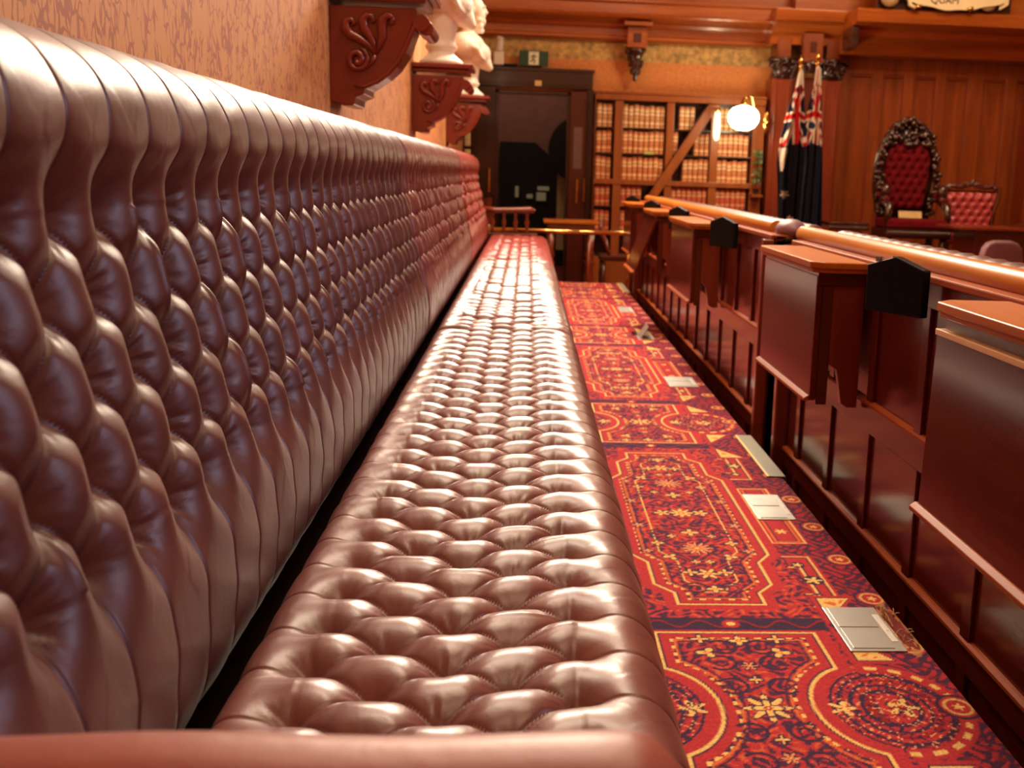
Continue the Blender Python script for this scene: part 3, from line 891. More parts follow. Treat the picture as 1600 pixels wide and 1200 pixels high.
def bust(x, y, label, kind):
    z0 = .70
    e = empty('marble_bust', (x, y, z0)); tag(e, label, 'bust')
    bm = B(); lathe(bm, [(.150, 0), (.152, .022), (.140, .034), (.120, .05), (.092, .075), (.090, .09), (.108, .11), (.112, .125), (.100, .14), (.098, .18), (.108, .24), (.118, .30), (.11, .36)], (x, y, z0), 28)
    obj('socle', bm, MARBLE, e, smooth=True)
    bm = B()
    ball(bm, (x-.01, y, z0+.46), .17, (1.0, 1.45, .85), 24, 16)
    ball(bm, (x+.09, y, z0+.40), .12, (1.05, 1.35, 1.0), 20, 12)
    ball(bm, (x-.05, y-.17, z0+.47), .10, (1, 1, 1.15)); ball(bm, (x-.05, y+.17, z0+.47), .10, (1, 1, 1.15))
    tube(bm, [(x+.06, y, z0+.42), (x+.15, y, z0+.33), (x+.225, y, z0+.255)], [.13, .085, .022], 16)
    for i in range(11):     # drapery folds falling to the point at the front
        a = -1.3+2.6*i/10
        tube(bm, [(x-.10, y+.23*sin(a), z0+.58-.05*abs(a)), (x+.09, y+.24*sin(a*.85), z0+.47-.03*abs(a)), (x+.18*cos(a*.55), y+.17*sin(a*.8), z0+.31+.03*abs(a))], [.020, .026, .014], 8)
    tube(bm, [(x-.01, y, z0+.50), (x+.01, y, z0+.62), (x+.03, y, z0+.70)], [.10, .070, .066], 14)
    # head
    hx, hz = x+.05, z0+.81
    ball(bm, (hx-.012, y, hz+.015), .105, (1.05, .80, 1.12), 24, 16)
    ball(bm, (hx+.045, y, hz-.045), .065, (.95, .85, 1.25), 16, 12)           # face and jaw
    ball(bm, (hx+.075, y, hz-.095), .034, (1, 1.1, .9))                        # chin
    ball(bm, (hx+.112, y, hz-.020), .018, (1.1, .8, 1.5))                       # nose
    tube(bm, [(hx+.088, y, hz+.035), (hx+.125, y, hz-.026)], [.010, .015], 8)
    tube(bm, [(hx+.092, y-.04, hz+.030), (hx+.100, y, hz+.036), (hx+.092, y+.04, hz+.030)], .012, 8)  # brow
    tube(bm, [(hx+.095, y-.022, hz-.066), (hx+.103, y, hz-.062), (hx+.095, y+.022, hz-.066)], .009, 8)  # lips
    for s in (-1, 1): ball(bm, (hx-.01, y+s*.085, hz-.01), .024, (.8, .4, 1.3))
    rr_ = random.Random(int(y*10))
    for i in range(46):   # hair curls
        a = rr_.uniform(-pi, pi); b_ = rr_.uniform(-.1, 1.3)
        px = hx-.02-.105*cos(b_)*abs(cos(a)) if b_ < .7 else hx-.02+.105*cos(b_)*cos(a)
        ball(bm, (px, y+.088*cos(b_)*sin(a), hz+.03+.115*sin(b_)), .022, (1, 1, 1), 8, 6)
    if kind:
        for i in range(26):
            ball(bm, (hx+.055+rr_.uniform(-.02, .04), y+rr_.uniform(-.045, .045), hz-.12+rr_.uniform(-.075, .03)), .026, (1, 1, 1.1), 8, 6)
    # scooped underside so that the chest tapers onto the socle
    o = obj('figure', bm, MARBLE, e)
    remesh(o, .008, 2)
    return e
bust(-.615, 8.08, 'nearer white marble bust on the middle wall bracket, cut by the top edge', False)
bust(-.600, 11.33, 'bearded white marble bust on the farthest wall bracket, partly behind the nearer bust', True)

# ------------------------------------------------------------------ door, hallway
bm = B()
box(bm, -.41, -.37, WY-.06, WY+.15, FZ, .965); box(bm, .46, .50, WY-.06, WY+.15, FZ, .965); box(bm, -.41, .50, WY-.06, WY+.15, .925, .965)
d = obj('door_1', bm, DARKW, None, bevel=.004, loc=(.04, WY, FZ)); struct(d)
bm = B(); box(bm, -.68, -.41, WY-.10, WY-.001, FZ, 1.0); box(bm, -.64, -.45, WY-.12, WY-.1, -1.1, .85); obj('side_pillar', bm, DARKW, d, bevel=.008)
bm = B(); box(bm, -.68, .76, WY-.12, WY-.001, 1.0, 1.20); box(bm, -.70, .78, WY-.14, WY-.001, 1.19, 1.23); box(bm, -.6, .68, WY-.13, WY-.12, 1.03, 1.06); obj('lintel', bm, DARKW, d, bevel=.006)
bm = B(); box(bm, .70, .78, WY-.12, WY-.001, FZ, 1.0); obj('jamb', bm, DARKW, d, bevel=.006)
lf = B(); box(lf, .50, .70, WY-.10, WY-.05, FZ+.01, .97); leaf = obj('door_leaf', lf, MAHOG_D, d, bevel=.005)
bm = B(); box(bm, .545, .655, WY-.108, WY-.1, .05, .55); obj('glass_pane', bm, GREYW, leaf, bevel=.002)
def pull(x, z, par):
    bm = B(); tube(bm, [(x, WY-.11, z-.16), (x, WY-.16, z-.14), (x, WY-.165, z), (x, WY-.16, z+.14), (x, WY-.11, z+.16)], .012, 8)
    obj('brass_handle', bm, BRASS, par, smooth=False)
pull(.60, -.22, leaf); pull(.69, -.20, leaf); pull(-.47, -.12, d)
bm = B(); box(bm, .06, .14, WY-.135, WY-.12, 1.02, 1.08); obj('number_plate', bm, PLATEY, d)
# hall beyond
bm = B(); box(bm, -3, 4, 17.2, 17.4, FZ, 4.6); struct(obj('wall_hall', bm, MAUVE))
bm = B(); box(bm, -.42, .10, 16.9, 17.15, FZ, .42); prism(bm, [(.10, FZ), (.55, FZ), (.55, .05), (.10, .42)], 'y', 16.9, 17.15)
o = obj('hall_cupboard', bm, DARK); tag(o, 'tall black cupboard in the dark hallway seen through the doorway', 'cupboard')
bm = B(); box(bm, .43, .62, 16.6, 16.7, -1.12, .42); o = obj('hall_door_panel', bm, OLIVE, bevel=.005)
tag(o, 'narrow olive-grey door panel in the hallway, below the curved stair', 'door panel')
bm = B(); box(bm, .46, .49, 16.56, 16.6, -.30, -.29); tube(bm, [(.475, 16.58, -.29), (.54, 16.56, -.29)], .012, 8); obj('handle', bm, BRASS, o)
bm = B()
cur = []
for i in range(15):
    t = i/14; a = radians(100+t*150)
    cur.append((.78+.50*cos(a), .33+.48*sin(a)))
prism(bm, cur+[(1.3, -.1), (1.3, .8)], 'y', 16.2, 16.5)
o = obj('curved_stair', bm, DARK, bevel=.01); tag(o, 'dark curved underside of a staircase seen through the doorway', 'staircase')
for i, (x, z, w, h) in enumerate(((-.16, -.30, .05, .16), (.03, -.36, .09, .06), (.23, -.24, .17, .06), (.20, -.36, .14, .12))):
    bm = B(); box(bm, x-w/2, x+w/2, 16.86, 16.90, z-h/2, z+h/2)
    o = obj('glowing_pane', bm, HALL_REFLECTION, bevel=.004)  # glowing patch standing in for a reflection in the glass
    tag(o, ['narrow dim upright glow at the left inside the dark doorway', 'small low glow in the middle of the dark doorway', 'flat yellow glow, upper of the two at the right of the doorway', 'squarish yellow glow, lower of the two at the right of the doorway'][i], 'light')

# exit sign: green with pale centre and a running figure
e = empty('exit_sign', (.04, WY-.1, 1.34)); tag(e, 'green emergency exit sign with a running figure above the doorway', 'sign')
bm = B(); box(bm, -.135, .215, WY-.13, WY-.08, 1.25, 1.425); obj('sign_body', bm, GREEN, e, bevel=.004)
bm = B(); box(bm, -.02, .10, WY-.134, WY-.1295, 1.262, 1.413); obj('pale_panel', bm, SIGNW, e)
bm = B(); yq = WY-.136
tube(bm, [(.045, yq, 1.39), (.046, yq, 1.392)], .013, 10)
for ps in ([(.04, 1.375), (.035, 1.335)], [(.035, 1.335), (.055, 1.31), (.045, 1.28)], [(.035, 1.335), (.018, 1.305), (-.005, 1.30)], [(.04, 1.37), (.062, 1.352), (.075, 1.362)], [(.038, 1.37), (.018, 1.36), (.008, 1.34)]):
    tube(bm, [(a, yq, b) for a, b in ps], .0065, 6)
obj('running_figure', bm, GREEN, e)
e = empty('security_camera', (-.38, WY-.2, 1.35)); tag(e, 'white security camera and junction box above the door beside the exit sign', 'camera')
bm = B(); box(bm, -.44, -.32, WY-.22, WY-.002, 1.24, 1.40); obj('junction_box', bm, WHITE, e, bevel=.015)
bm = B(); tube(bm, [(-.38, WY-.2, 1.42), (-.36, WY-.26, 1.55)], [.05, .04], 14); obj('camera_body', bm, WHITE, e)
bm = B(); box(bm, -.34, -.15, WY-.16, WY-.002, 1.235, 1.262); tube(bm, [(-.30, WY-.1, 1.25), (-.24, WY-.14, 1.238), (-.16, WY-.14, 1.24)], .012, 6); obj('cable', bm, BLACK, e)

# ------------------------------------------------------------------ bookcase
BY = 13.82
e = empty('bookcase', (1.8, BY, FZ)); tag(e, 'tall built-in wooden bookcase of law books between the doorway and the flags', 'bookcase')
BX0, BX1 = .79, 2.86
posts = [(.79, .80), (1.03, 1.13), (1.66, 1.75), (2.205, 2.30), (2.72, 2.86)]
bm = B(); box(bm, .79, BX1, WY-.03, WY-.001, FZ+.01, .90); obj('back_board', bm, DARKW, e)
for (a, b) in posts:
    bm = B(); box(bm, a, b, BY, WY-.03, FZ+.01, .88); obj('upright', bm, SHELFW, e, bevel=.004)
bm = B(); box(bm, BX0, BX1, BY-.03, WY-.03, .88, .96); box(bm, BX0, BX1, BY-.05, WY-.03, .955, .98); obj('top_board', bm, SHELFW, e, bevel=.006)
SH = [.565, .262, -.055, -.375, -.70]
for i, z in enumerate(SH):
    t = .022 if i != 2 else .06
    bm = B(); box(bm, BX0, BX1, BY+(.012 if i != 2 else -.012), WY-.03, z-t, z); obj('shelf', bm, SHELFW if i == 2 else DARKW, e, bevel=.003)
bm = B(); box(bm, BX0, BX1, BY-.02, WY-.03, FZ+.01, -1.0); obj('plinth_cupboard', bm, SHELFW, e, bevel=.006)
bm = B(); box(bm, 1.40, 1.52, BY-.008, BY+.01, .255, .29); obj('brass_shelf_label', bm, simple('green_gilt_card', (.45, .45, .12), .5), e)
# books
def book_mesh(name, w, h, dpt, mat):
    bm = B()
    # rounded spine faces -y
    pts = [(-w/2, dpt), (-w/2, .012), (-w*.34, .003), (0, 0), (w*.34, .003), (w/2, .012), (w/2, dpt)]
    prism(bm, pts, 'z', 0, h)
    for zb in (.15, .34, .52, .70, .88):
        prism(bm, [(-w/2, .016), (-w*.5, .008), (-w*.34, -.001), (0, -.004), (w*.34, -.001), (w*.5, .008), (w/2, .016)], 'z', h*zb-.004, h*zb+.004)
    me = bpy.data.meshes.new(name); bmesh.ops.recalc_face_normals(bm, faces=bm.faces); bm.to_mesh(me); bm.free(); me.materials.append(mat)
    return me
bmesh_by = [book_mesh('book', .062, .27, .17, mm) for mm in BOOKM]
bays = [(.81, 1.03, 'in bay beside the door'), (1.13, 1.66, 'in second bay from the door'), (1.75, 2.205, 'in third bay from the door'), (2.30, 2.70, 'in bay behind the globe lamp')]
rowsn = [('top', .565), ('second', .262), ('third', -.055), ('fourth', -.375), ('fifth', -.70)]
rb_ = random.Random(11)
for bi_, (xa, xb, where) in enumerate(bays):
    for ri, (rn, z) in enumerate(rowsn):
        if ri == 4 and bi_ > 1: continue
        st = .0645
        x = xa+.034
        k = 0
        mi = 2 if ri == 0 else (0 if ri in (1, 2) else 1)
        adj = {0: 'tan', 1: 'reddish', 2: 'tan and red', 3: 'red', 4: 'red'}[ri]
        while x < xb-.03:
            skip = False
            if bi_ == 2 and ri == 0 and x > 1.98: skip = True
            if bi_ == 2 and ri == 1 and 1.80 < x < 2.03: skip = True
            if bi_ == 2 and ri == 2 and x < 1.86: skip = True
            if bi_ == 1 and ri == 3 and x > 1.36: skip = True
            if ri == 0 and rb_.random() < .10: skip = True
            if not skip:
                o = bpy.data.objects.new('book', bmesh_by[mi]); COL.objects.link(o)
                o.location = (x, BY+.045+rb_.random()*.012, z+.0005)
                s = .94+rb_.random()*.09
                if ri == 3: s = .885+rb_.random()*.04
                o.scale = (.93, 1, s)
                tag(o, '%s bound law book on the %s shelf %s' % (adj, rn, where), 'book', '%s shelf books %s' % (rn, where))
            x += st
# narrow shelf strip left of the door
e2 = empty('narrow_bookcase', (-.74, WY-.1, -.2)); tag(e2, 'narrow bookcase strip between the wall bracket and the door pillar', 'bookcase')
bm = B(); box(bm, -.79, -.70, WY-.03, WY-.002, FZ+.01, .95); obj('back_board', bm, DARKW, e2)
for z in (.50, .28, .06, -.18):
    bm = B(); box(bm, -.79, -.69, WY-.16, WY-.03, z-.02, z); obj('shelf', bm, DARKW, e2)
    for j in range(1):
        me = book_mesh('gilt_book', .07, .18, .11, STAINBOOK)
        o = bpy.data.objects.new('book', me); COL.objects.link(o); o.location = (-.742, WY-.145, z+.0005)
        tag(o, 'pale gilt-bound book left of the door pillar, on the shelf %s' % {.50: 'highest up', .28: 'second from the top', .06: 'third from the top', -.18: 'lowest in view'}[z], 'book')
# diagonal ladder rail leaning over the shelves
e = empty('library_ladder', (1.4, BY-.06, -.3)); tag(e, 'slanted wooden ladder rail leaning across the third bay of law books', 'ladder')
bm = B()
prism(bm, [(2.16, .87), (2.29, .87), (1.50, -.37), (1.38, -.37)], 'y', BY-.055, BY-.018)
obj('ladder_rail', bm, SHELFW, e, bevel=.004)
bm = B(); prism(bm, [(2.10, .80), (2.17, .87), (1.42, -.34), (1.38, -.37)], 'y', BY-.035, BY-.020); obj('ladder_inner_edge', bm, MAHOG_D, e)
# green plant in the narrow bay at the right of the bookcase
e = empty('potted_plant', (2.79, 13.72, .1)); tag(e, 'small green plant in the narrow bay below the globe lamp', 'plant')
bm = B(); rp = random.Random(2)
for i in range(60):
    x = 2.78+rp.uniform(-.05, .05); z = rp.choice((.28, .05))+rp.uniform(-.09, .09); y = 13.72+rp.uniform(-.04, .04); a = rp.uniform(0, 6.28)
    d_ = Vector((cos(a)*.028, rp.uniform(-.01, .01), sin(a)*.028)); n_ = Vector((-sin(a)*.012, .006, cos(a)*.012)); c_ = Vector((x, y, z))
    bm.faces.new([bm.verts.new(c_-d_), bm.verts.new(c_+n_), bm.verts.new(c_+d_), bm.verts.new(c_-n_)])
obj('leaves', bm, LEAFG, e)
bm = B(); tube(bm, [(2.78, 13.74, -.12), (2.785, 13.74, .1), (2.78, 13.74, .33)], .006, 6); lathe(bm, [(.03, 0), (.045, .07), (.04, .07)], (2.78, 13.74, -.18), 12); obj('pot', bm, CARVED, e)
bm = B(); box(bm, 2.72, 2.85, 13.66, BY-.025, -.21, -.18); o = obj('plant_shelf', bm, SHELFW); tag(o, 'small wooden shelf under the green plant beside the bookcase', 'shelf')

# globe lamp on pilaster
e = empty('globe_wall_lamp', (2.85, 13.6, .65)); tag(e, 'lit round white globe lamp on a brass arm in front of the bookcase', 'lamp')
GX, GY, GZ = 2.47, 13.15, .70
bm = B(); lathe(bm, [(.02, -.145), (.075, -.14), (.13, -.11), (.17, -.05), (.18, 0), (.165, .06), (.12, .105), (.06, .125), (.04, .13)], (GX, GY, GZ), 32); obj('glass_globe', bm, GLOBE, e, smooth=True)
bm = B(); lathe(bm, [(.05, .125), (.055, .14), (.04, .16), (.03, .2), (.008, .23)], (GX, GY, GZ), 18); 
tube(bm, [(GX, GY, GZ+.21), (GX+.04, GY+.03, GZ+.25), (GX+.10, GY+.06, GZ+.24), (GX+.13, GY+.10, GZ+.15), (GX+.2, GY+.25, GZ+.02), (GX+.34, GY+.42, GZ-.03)], .011, 8)
ball(bm, (2.83, 13.56, GZ-.03), .035); ball(bm, (2.83, 13.59, GZ-.03), .05, (.8, .4, 2.6)); obj('brass_arm', bm, BRASS, e, smooth=True)
e = empty('tube_lamp', (2.25, 13.7, .6)); tag(e, 'slim lit upright lamp on the bookcase post left of the globe lamp', 'lamp')
bm = B(); lathe(bm, [(.015, -.16), (.033, -.13), (.040, -.03), (.034, .10), (.028, .17)], (2.235, 13.58, .60), 16); obj('shade', bm, GLOBE2, e, smooth=True)
bm = B(); lathe(bm, [(.034, .17), (.036, .19), (.02, .22)], (2.235, 13.58, .60), 14); tube(bm, [(2.235, 13.66, .81), (2.235, 13.80, .83)], .01, 6); obj('brass_cap', bm, BRASS, e)

# ------------------------------------------------------------------ cornice, frieze, pilasters
ncorn = [0]
def trim(bm, mat, bevel=.006):
    ncorn[0] += 1
    o = obj('trim_%d' % ncorn[0], bm, mat, bevel=bevel); struct(o); return o
bm = B()
prism(bm, [(WY, 1.585), (WY-.06, 1.585), (WY-.10, 1.61), (WY-.10, 1.64), (WY-.07, 1.65), (WY-.07, 1.735), (WY-.12, 1.745), (WY-.14, 1.79), (WY-.22, 1.80), (WY-.34, 1.83), (WY-.36, 1.86), (WY-.34, 1.87), (WY-.34, 1.99), (WY-.38, 2.0), (WY-.38, 2.03), (WY, 2.04)], 'x', -.8, 3.1)
trim(bm, BACKW2)
bm = B(); box(bm, -.8, 3.1, WY-.25, WY-.001, 2.03, 3.3); trim(bm, BACKW2)
bm = B(); box(bm, 1.15, 1.39, WY-.24, WY-.001, 1.50, 1.74); box(bm, 1.10, 1.44, WY-.34, WY-.001, 1.745, 1.79)
t_ = trim(bm, BACKW2)
bm = B(); box(bm, 1.22, 1.32, WY-.246, WY-.23, 1.56, 1.67); obj('carved_square', bm, MAHOG_D, t_, bevel=.01)
bm = B(); lathe(bm, [(.012, -.38), (.03, -.36), (.025, -.32), (.055, -.26), (.045, -.22), (.075, -.16), (.065, -.12), (.10, -.06), (.125, -.03), (.13, 0)], (1.265, WY-.15, 1.495), 14)
rp = random.Random(9)
for i in range(40):
    a = rp.uniform(0, 6.28); z = rp.uniform(-.30, -.02); r = .03+.10*(1+z/.34)
    ball(bm, (1.265+r*cos(a), WY-.15+r*.8*sin(a), 1.495+z), .022, (1, 1, 1), 8, 6)
obj('carved_drop', bm, CARVED, t_, smooth=True)
# downlights in the soffit
# pilasters
def capital(cx, y, z, w, par):
    bm = B(); box(bm, cx-w*.75, cx+w*.75, y-.10, y+.06, z+.10, z+.14)
    rp = random.Random(int(cx*100))
    lathe(bm, [(w*.45, -.10), (w*.5, 0), (w*.62, .07), (w*.68, .10)], (cx, y, z), 14, 1, .5)
    for i in range(34):
        t = rp.uniform(0, 1); a = rp.uniform(pi, 2*pi)
        ball(bm, (cx+(w*.45+w*.32*t)*cos(a), y+(.05+.06*t)*sin(a), z-.08+.18*t), .024, (1, 1, 1), 8, 6)
    obj('carved_capital', bm, CARVED, par, smooth=True)
def pilaster(cx, w, y, ztop):
    bm = B(); box(bm, cx-w/2, cx+w/2, y-.06, WY-.001, FZ, ztop)
    box(bm, cx-w/2-.02, cx+w/2+.02, y-.09, WY-.001, FZ, -1.0)
    box(bm, cx-w/2+.03, cx-w/2+.055, y-.075, y-.06, -.95, ztop-.06); box(bm, cx+w/2-.055, cx+w/2-.03, y-.075, y-.06, -.95, ztop-.06)
    p = trim(bm, MAHOG)
    capital(cx, y-.03, ztop+.10, w, p)
    bm = B(); box(bm, cx-w*.35, cx+w*.35, y-.05, WY-.001, ztop+.24, 1.66); obj('pedestal_block', bm, BACKW, p, bevel=.008)
pilaster(3.02, .24, 13.75, 1.20)
pilaster(3.62, .24, 13.75, 1.20)
pilaster(6.22, .30, 13.6, 1.10)
bm = B(); box(bm, 3.10, 3.54, 13.72, WY-.001, FZ, 1.22); trim(bm, MAHOG_D)
bm = B(); box(bm, 3.22, 3.46, 13.58, 13.72, 1.42, 1.72); box(bm, 3.20, 3.48, 13.56, 13.72, 1.39, 1.43)
t_ = trim(bm, BACKW)
bm = B(); box(bm, 3.30, 3.38, 13.57, 13.59, 1.50, 1.63); obj('carved_square', bm, MAHOG_D, t_, bevel=.01)
bm = B(); lathe(bm, [(.05, -.12), (.09, -.04), (.12, 0)], (3.34, 13.64, 1.39), 14)
for i in range(22): ball(bm, (3.34+rp.uniform(-.11, .11), 13.6+rp.uniform(-.03, .03), 1.36+rp.uniform(-.08, .02)), .022, (1, 1, 1), 8, 6)
obj('carved_drop', bm, CARVED, t_, smooth=True)
# panelled wall right of the flags
PY0 = 13.85
bm = B(); box(bm, 3.74, 9.0, PY0+.03, WY-.001, FZ, 1.52); trim(bm, BACKW)
bm = B()
edges = [3.74, 3.90, 4.17, 4.30, 4.56, 4.69, 4.96, 5.09, 5.36, 5.56, 5.84, 5.98, 6.3, 6.5, 6.8, 6.95]
for i in range(0, len(edges)-1, 2): box(bm, edges[i], edges[i+1], PY0-.005, PY0+.0305, FZ, 1.50)
box(bm, 3.74, 9.0, PY0-.004, PY0+.0302, 1.305, 1.52); box(bm, 3.74, 9.0, PY0-.004, PY0+.0302, FZ, -1.1)
trim(bm, BACKW, .008)
bm = B()
for i in range(1, len(edges)-2, 2):
    a, b = edges[i], edges[i+1]
    for (x0, x1, z0, z1) in ((a, a+.018, -1.08, 1.29), (b-.018, b, -1.08, 1.29), (a, b, 1.275, 1.305)): box(bm, x0, x1, PY0+.004, PY0+.031, z0, z1)
trim(bm, MAHOG, .004)
# projecting canopy cornice at the right
bm = B()
prism(bm, [(WY, 1.50), (13.55, 1.50), (13.52, 1.54), (13.48, 1.62), (13.34, 1.66), (13.26, 1.68), (13.24, 1.75), (13.12, 1.77), (13.06, 1.79), (13.00, 1.80), (12.97, 1.92), (13.0, 1.95), (WY, 1.96)], 'x', 3.68, 9.0)
trim(bm, BACKW2)
bm = B()
prism(bm, [(WY, 1.60), (13.72, 1.60), (13.70, 1.70), (13.62, 1.73), (13.56, 1.78), (13.52, 1.83), (13.46, 1.85), (13.44, 1.97), (WY, 1.99)], 'x', 2.85, 3.68)
trim(bm, BACKW2)
bm = B(); box(bm, 3.1, 9.0, 13.6, WY-.001, 1.97, 3.3); trim(bm, BACKW2)
# dark carved boss at the junction
bm = B(); box(bm, 3.66, 3.74, 13.1, 13.5, 1.52, 1.76); ball(bm, (3.70, 13.2, 1.62), .06, (1, 1, 1.4)); trim(bm, CARVED)

# coat of arms on the gallery front, only its foot is in view
e = empty('coat_of_arms', (4.95, 12.95, 2.2)); tag(e, 'foot of a carved coat of arms with cream motto scroll above the throne', 'coat of arms')
bm = B(); box(bm, 3.9, 5.45, 13.0, 13.06, 1.951, 2.5); obj('backing_board', bm, DARKW, e)
# scroll ribbon
bm = B()
n = 40; top = []; bot = []
AX0, AX1 = 4.02, 5.38
for i in range(n+1):
    t = i/n; x = AX0+.10+(AX1-AX0-.15)*t
    z = 1.955+.11*(abs(2*t-1)**1.7)+.006*sin(t*25)-.01*t
    top.append((x, z+.14)); bot.append((x, z))
prism(bm, bot+top[::-1], 'y', 12.90, 12.915)
for sgn, xx, zz in ((-1, AX0+.04, 2.06), (1, AX1-.04, 2.06)):
    prism(bm, [(xx-.05, zz-.08), (xx+.05, zz-.02), (xx+.06, zz+.12), (xx-.04, zz+.1)], 'y', 12.93, 12.945)
SCR = simple('cream_scroll_paint', (.80, .68, .42), .5, var=.05)
rb = obj('motto_scroll', bm, SCR, e)
fc = bpy.data.curves.new('motto_letters', 'FONT'); fc.body = 'QUAM'; fc.size = .11; fc.extrude = .002; fc.align_x = 'CENTER'
fo_ = bpy.data.objects.new('motto_curve', fc); COL.objects.link(fo_); bpy.context.view_layer.update()
me_ = bpy.data.meshes.new_from_object(fo_); bpy.data.objects.remove(fo_)
fo = bpy.data.objects.new('motto_letters', me_); COL.objects.link(fo)
me_.materials.clear(); me_.materials.append(DARKW)
fo.parent = rb
fo.rotation_euler = (pi/2, 0, 0); fo.location = Vector((4.64, 12.896, 2.02))-Vector(e.location)
for cx in (4.02, 5.16):
    bm = B()
    for i in range(12):
        a = i*pi/6
        ball(bm, (cx+.06*cos(a), 12.94, 2.06+.05*sin(a)), .05, (1, .5, 1), 10, 8)
    obj('carved_foliage', bm, simple('bronze_carving', (.30, .20, .08), .5), e, smooth=True)
for cx in (4.30, 4.94):
    bm = B()
    tube(bm, [(cx-.06, 12.93, 2.09), (cx-.05, 12.92, 1.99), (cx+.0, 12.91, 1.965), (cx+.05, 12.92, 1.99)], [.03, .025, .022, .012], 8)
    obj('scroll_curl', bm, SCR, e, smooth=True)
for cx in (4.32, 4.92):
    bm = B()
    tube(bm, [(cx-.02, 12.90, 1.965), (cx+.05, 12.89, 1.98)], [.016, .022], 8)
    obj('gilt_hoof', bm, BRASS, e, smooth=True)

# ------------------------------------------------------------------ flags
def union_jack(u, w):
    """u,w in 0..1; returns colour"""
    x = (u-.5)*2; y = (w-.5)*1
    C = np.broadcast_to(np.array([.012, .016, .045]), u.shape+(3,)).copy()
    Wt = np.array([.72, .68, .60]); Rd = np.array([.50, .012, .018])
    for s in (1, -1):
        d = np.abs(y*2-s*x)/2.236
        C[d < .13] = Wt
    for s in (1, -1):
        d = np.abs(y*2-s*x)/2.236
        C[d < .05] = Rd
    C[(np.abs(x) < .17*1) | (np.abs(y) < .17)] = Wt
    C[(np.abs(x) < .10) | (np.abs(y) < .10)] = Rd
    return C
def flag(x, y, label, shape, badge, seed):
    e = empty('flag', (x, y, FZ)); tag(e, label, 'flag')
    bm = B(); tube(bm, [(x, y, FZ+.03), (x, y, 1.30)], .014, 12); obj('pole', bm, RAILW, e, smooth=True)
    bm = B(); lathe(bm, [(.012, 0), (.028, .012), (.014, .025), (.012, .04), (.034, .06), (.026, .09), (.004, .15)], (x, y, 1.25), 14); obj('finial', bm, BRASS, e, smooth=True)
    bm = B(); lathe(bm, [(.16, 0), (.17, .02), (.08, .05), (.03, .09)], (x, y, FZ), 20); obj('flag_base', bm, CARVED, e, smooth=True)
    nu, nv = 90, 150
    a = np.linspace(-1, 1, nu)[:, None]; t = np.linspace(0, 1, nv)[None, :]
    L, Rr = shape
    wl = np.interp(t, [0, .12, .22, .40, .55, .72, 1], L); wr = np.interp(t, [0, .12, .22, .40, .55, .72, 1], Rr)
    X = x+np.where(a < 0, a*wl, a*wr)
    Z = 1.24-1.80*t+0*a-.04*np.abs(a)
    dep = .05*np.clip((wl+wr)/.25, .1, 1)
    Yy = y-.03-dep*(.5+.5*np.sin(a*9+seed+2.2*t))+.02*np.sin(a*17+t*5+seed)
    # flag chart coordinates: hangs from hoist, canton at the top
    U = (a+1)/2+0*t
    Wv = t+0*a
    C = np.broadcast_to(np.array([.010, .013, .032]), X.shape+(3,)).copy()
    k = (Wv > .10) & (Wv < .46)
    cu = np.clip(.5+(a*.62+.10*np.sin(seed+t*6))*1.0+0*t, 0, 1); cw = (Wv-.10)/.36
    C2 = union_jack(np.clip(cw, 0, 1), cu)
    C[k] = C2[k]
    Wt = np.array([.72, .68, .60])
    kk = Wv <= .10; C[kk] = Wt*.95
    kr = (Wv <= .12) & (Wv > .02) & (np.abs(a+.2+0*t) < .25); C[kr] = np.array([.55, .10, .08]) if badge else C[kr]
    def star(cx, cz, r, n):
        dx = (X-cx); dz = (Z-cz)
        rr = np.hypot(dx, dz); th = np.arctan2(dx, dz)
        C[rr < r*(.62+.38*np.cos(n*th))] = Wt
    if badge:
        # white crest circle at the hoist
        rr = np.hypot((X-(x-.03)), (Z-.60)/1.1)
        C[rr < .062] = Wt; C[rr < .035] = np.array([.02, .05, .10])
    else:
        star(x-.11, -.155, .055, 7); star(x-.03, -.44, .05, 7); star(x-.14, .32, .05, 7)
        C[(X < x-.10) & (Z < .36) & (Z > .10) & (np.abs(X-(x-.16)) < .05*(1-(.36-Z)/.30))] = Wt
    V = np.stack([X, Yy, Z], -1)
    o = grid_mesh('flag_cloth', V, nu, nv, FLAGM, e, colors=C)
    sm = o.modifiers.new('solid', 'SOLIDIFY'); sm.thickness = .003
flag(3.03, 12.85, 'navy flag with red and white canton and white stars, left of the two draped flags', ([.02, .05, .12, .19, .22, .19, .15], [.02, .04, .06, .09, .11, .12, .13]), False, 0.6)
flag(3.12, 12.45, 'draped navy flag with mostly red canton and small badge, right of the two flags', ([.02, .04, .09, .13, .09, .10, .11], [.03, .05, .07, .10, .12, .13, .15]), True, 2.1)

# ------------------------------------------------------------------ throne and chairs
def tufted_panel(name, outline, yfun, cx, cz, w, h, mat, par, nx=60, nz=70, P=.09, R=.075, amp=.02):
    """outline(z_norm)-> half width; panel facing -y"""
    t = np.linspace(-1, 1, nx)[:, None]; s = np.linspace(0, 1, nz)[None, :]
    hw = outline(s)*w/2
    X = cx+t*hw; Z = cz+s*h+0*t
    u = (X-cx)/(P/2); v = (Z-cz)/R
    a = (u+v)/2; b = (u-v)/2
    uu = np.round(a)+np.round(b); vv = np.round(a)-np.round(b)
    r = np.hypot((u-uu)*P/2, (v-vv)*R)
    c = np.minimum(np.abs(a-np.round(a)), np.abs(b-np.round(b)))
    puff = np.sqrt(np.clip(1-np.maximum(np.abs(t), np.abs(2*s-1))**6, 0, 1))
    D = .035*puff-amp*np.exp(-(r/.022)**1.4)-.008*np.exp(-c/.08)
    Y = yfun(X, Z)-D
    return grid_mesh(name, np.stack([X, Y, Z], -1), nx, nz, mat, par)
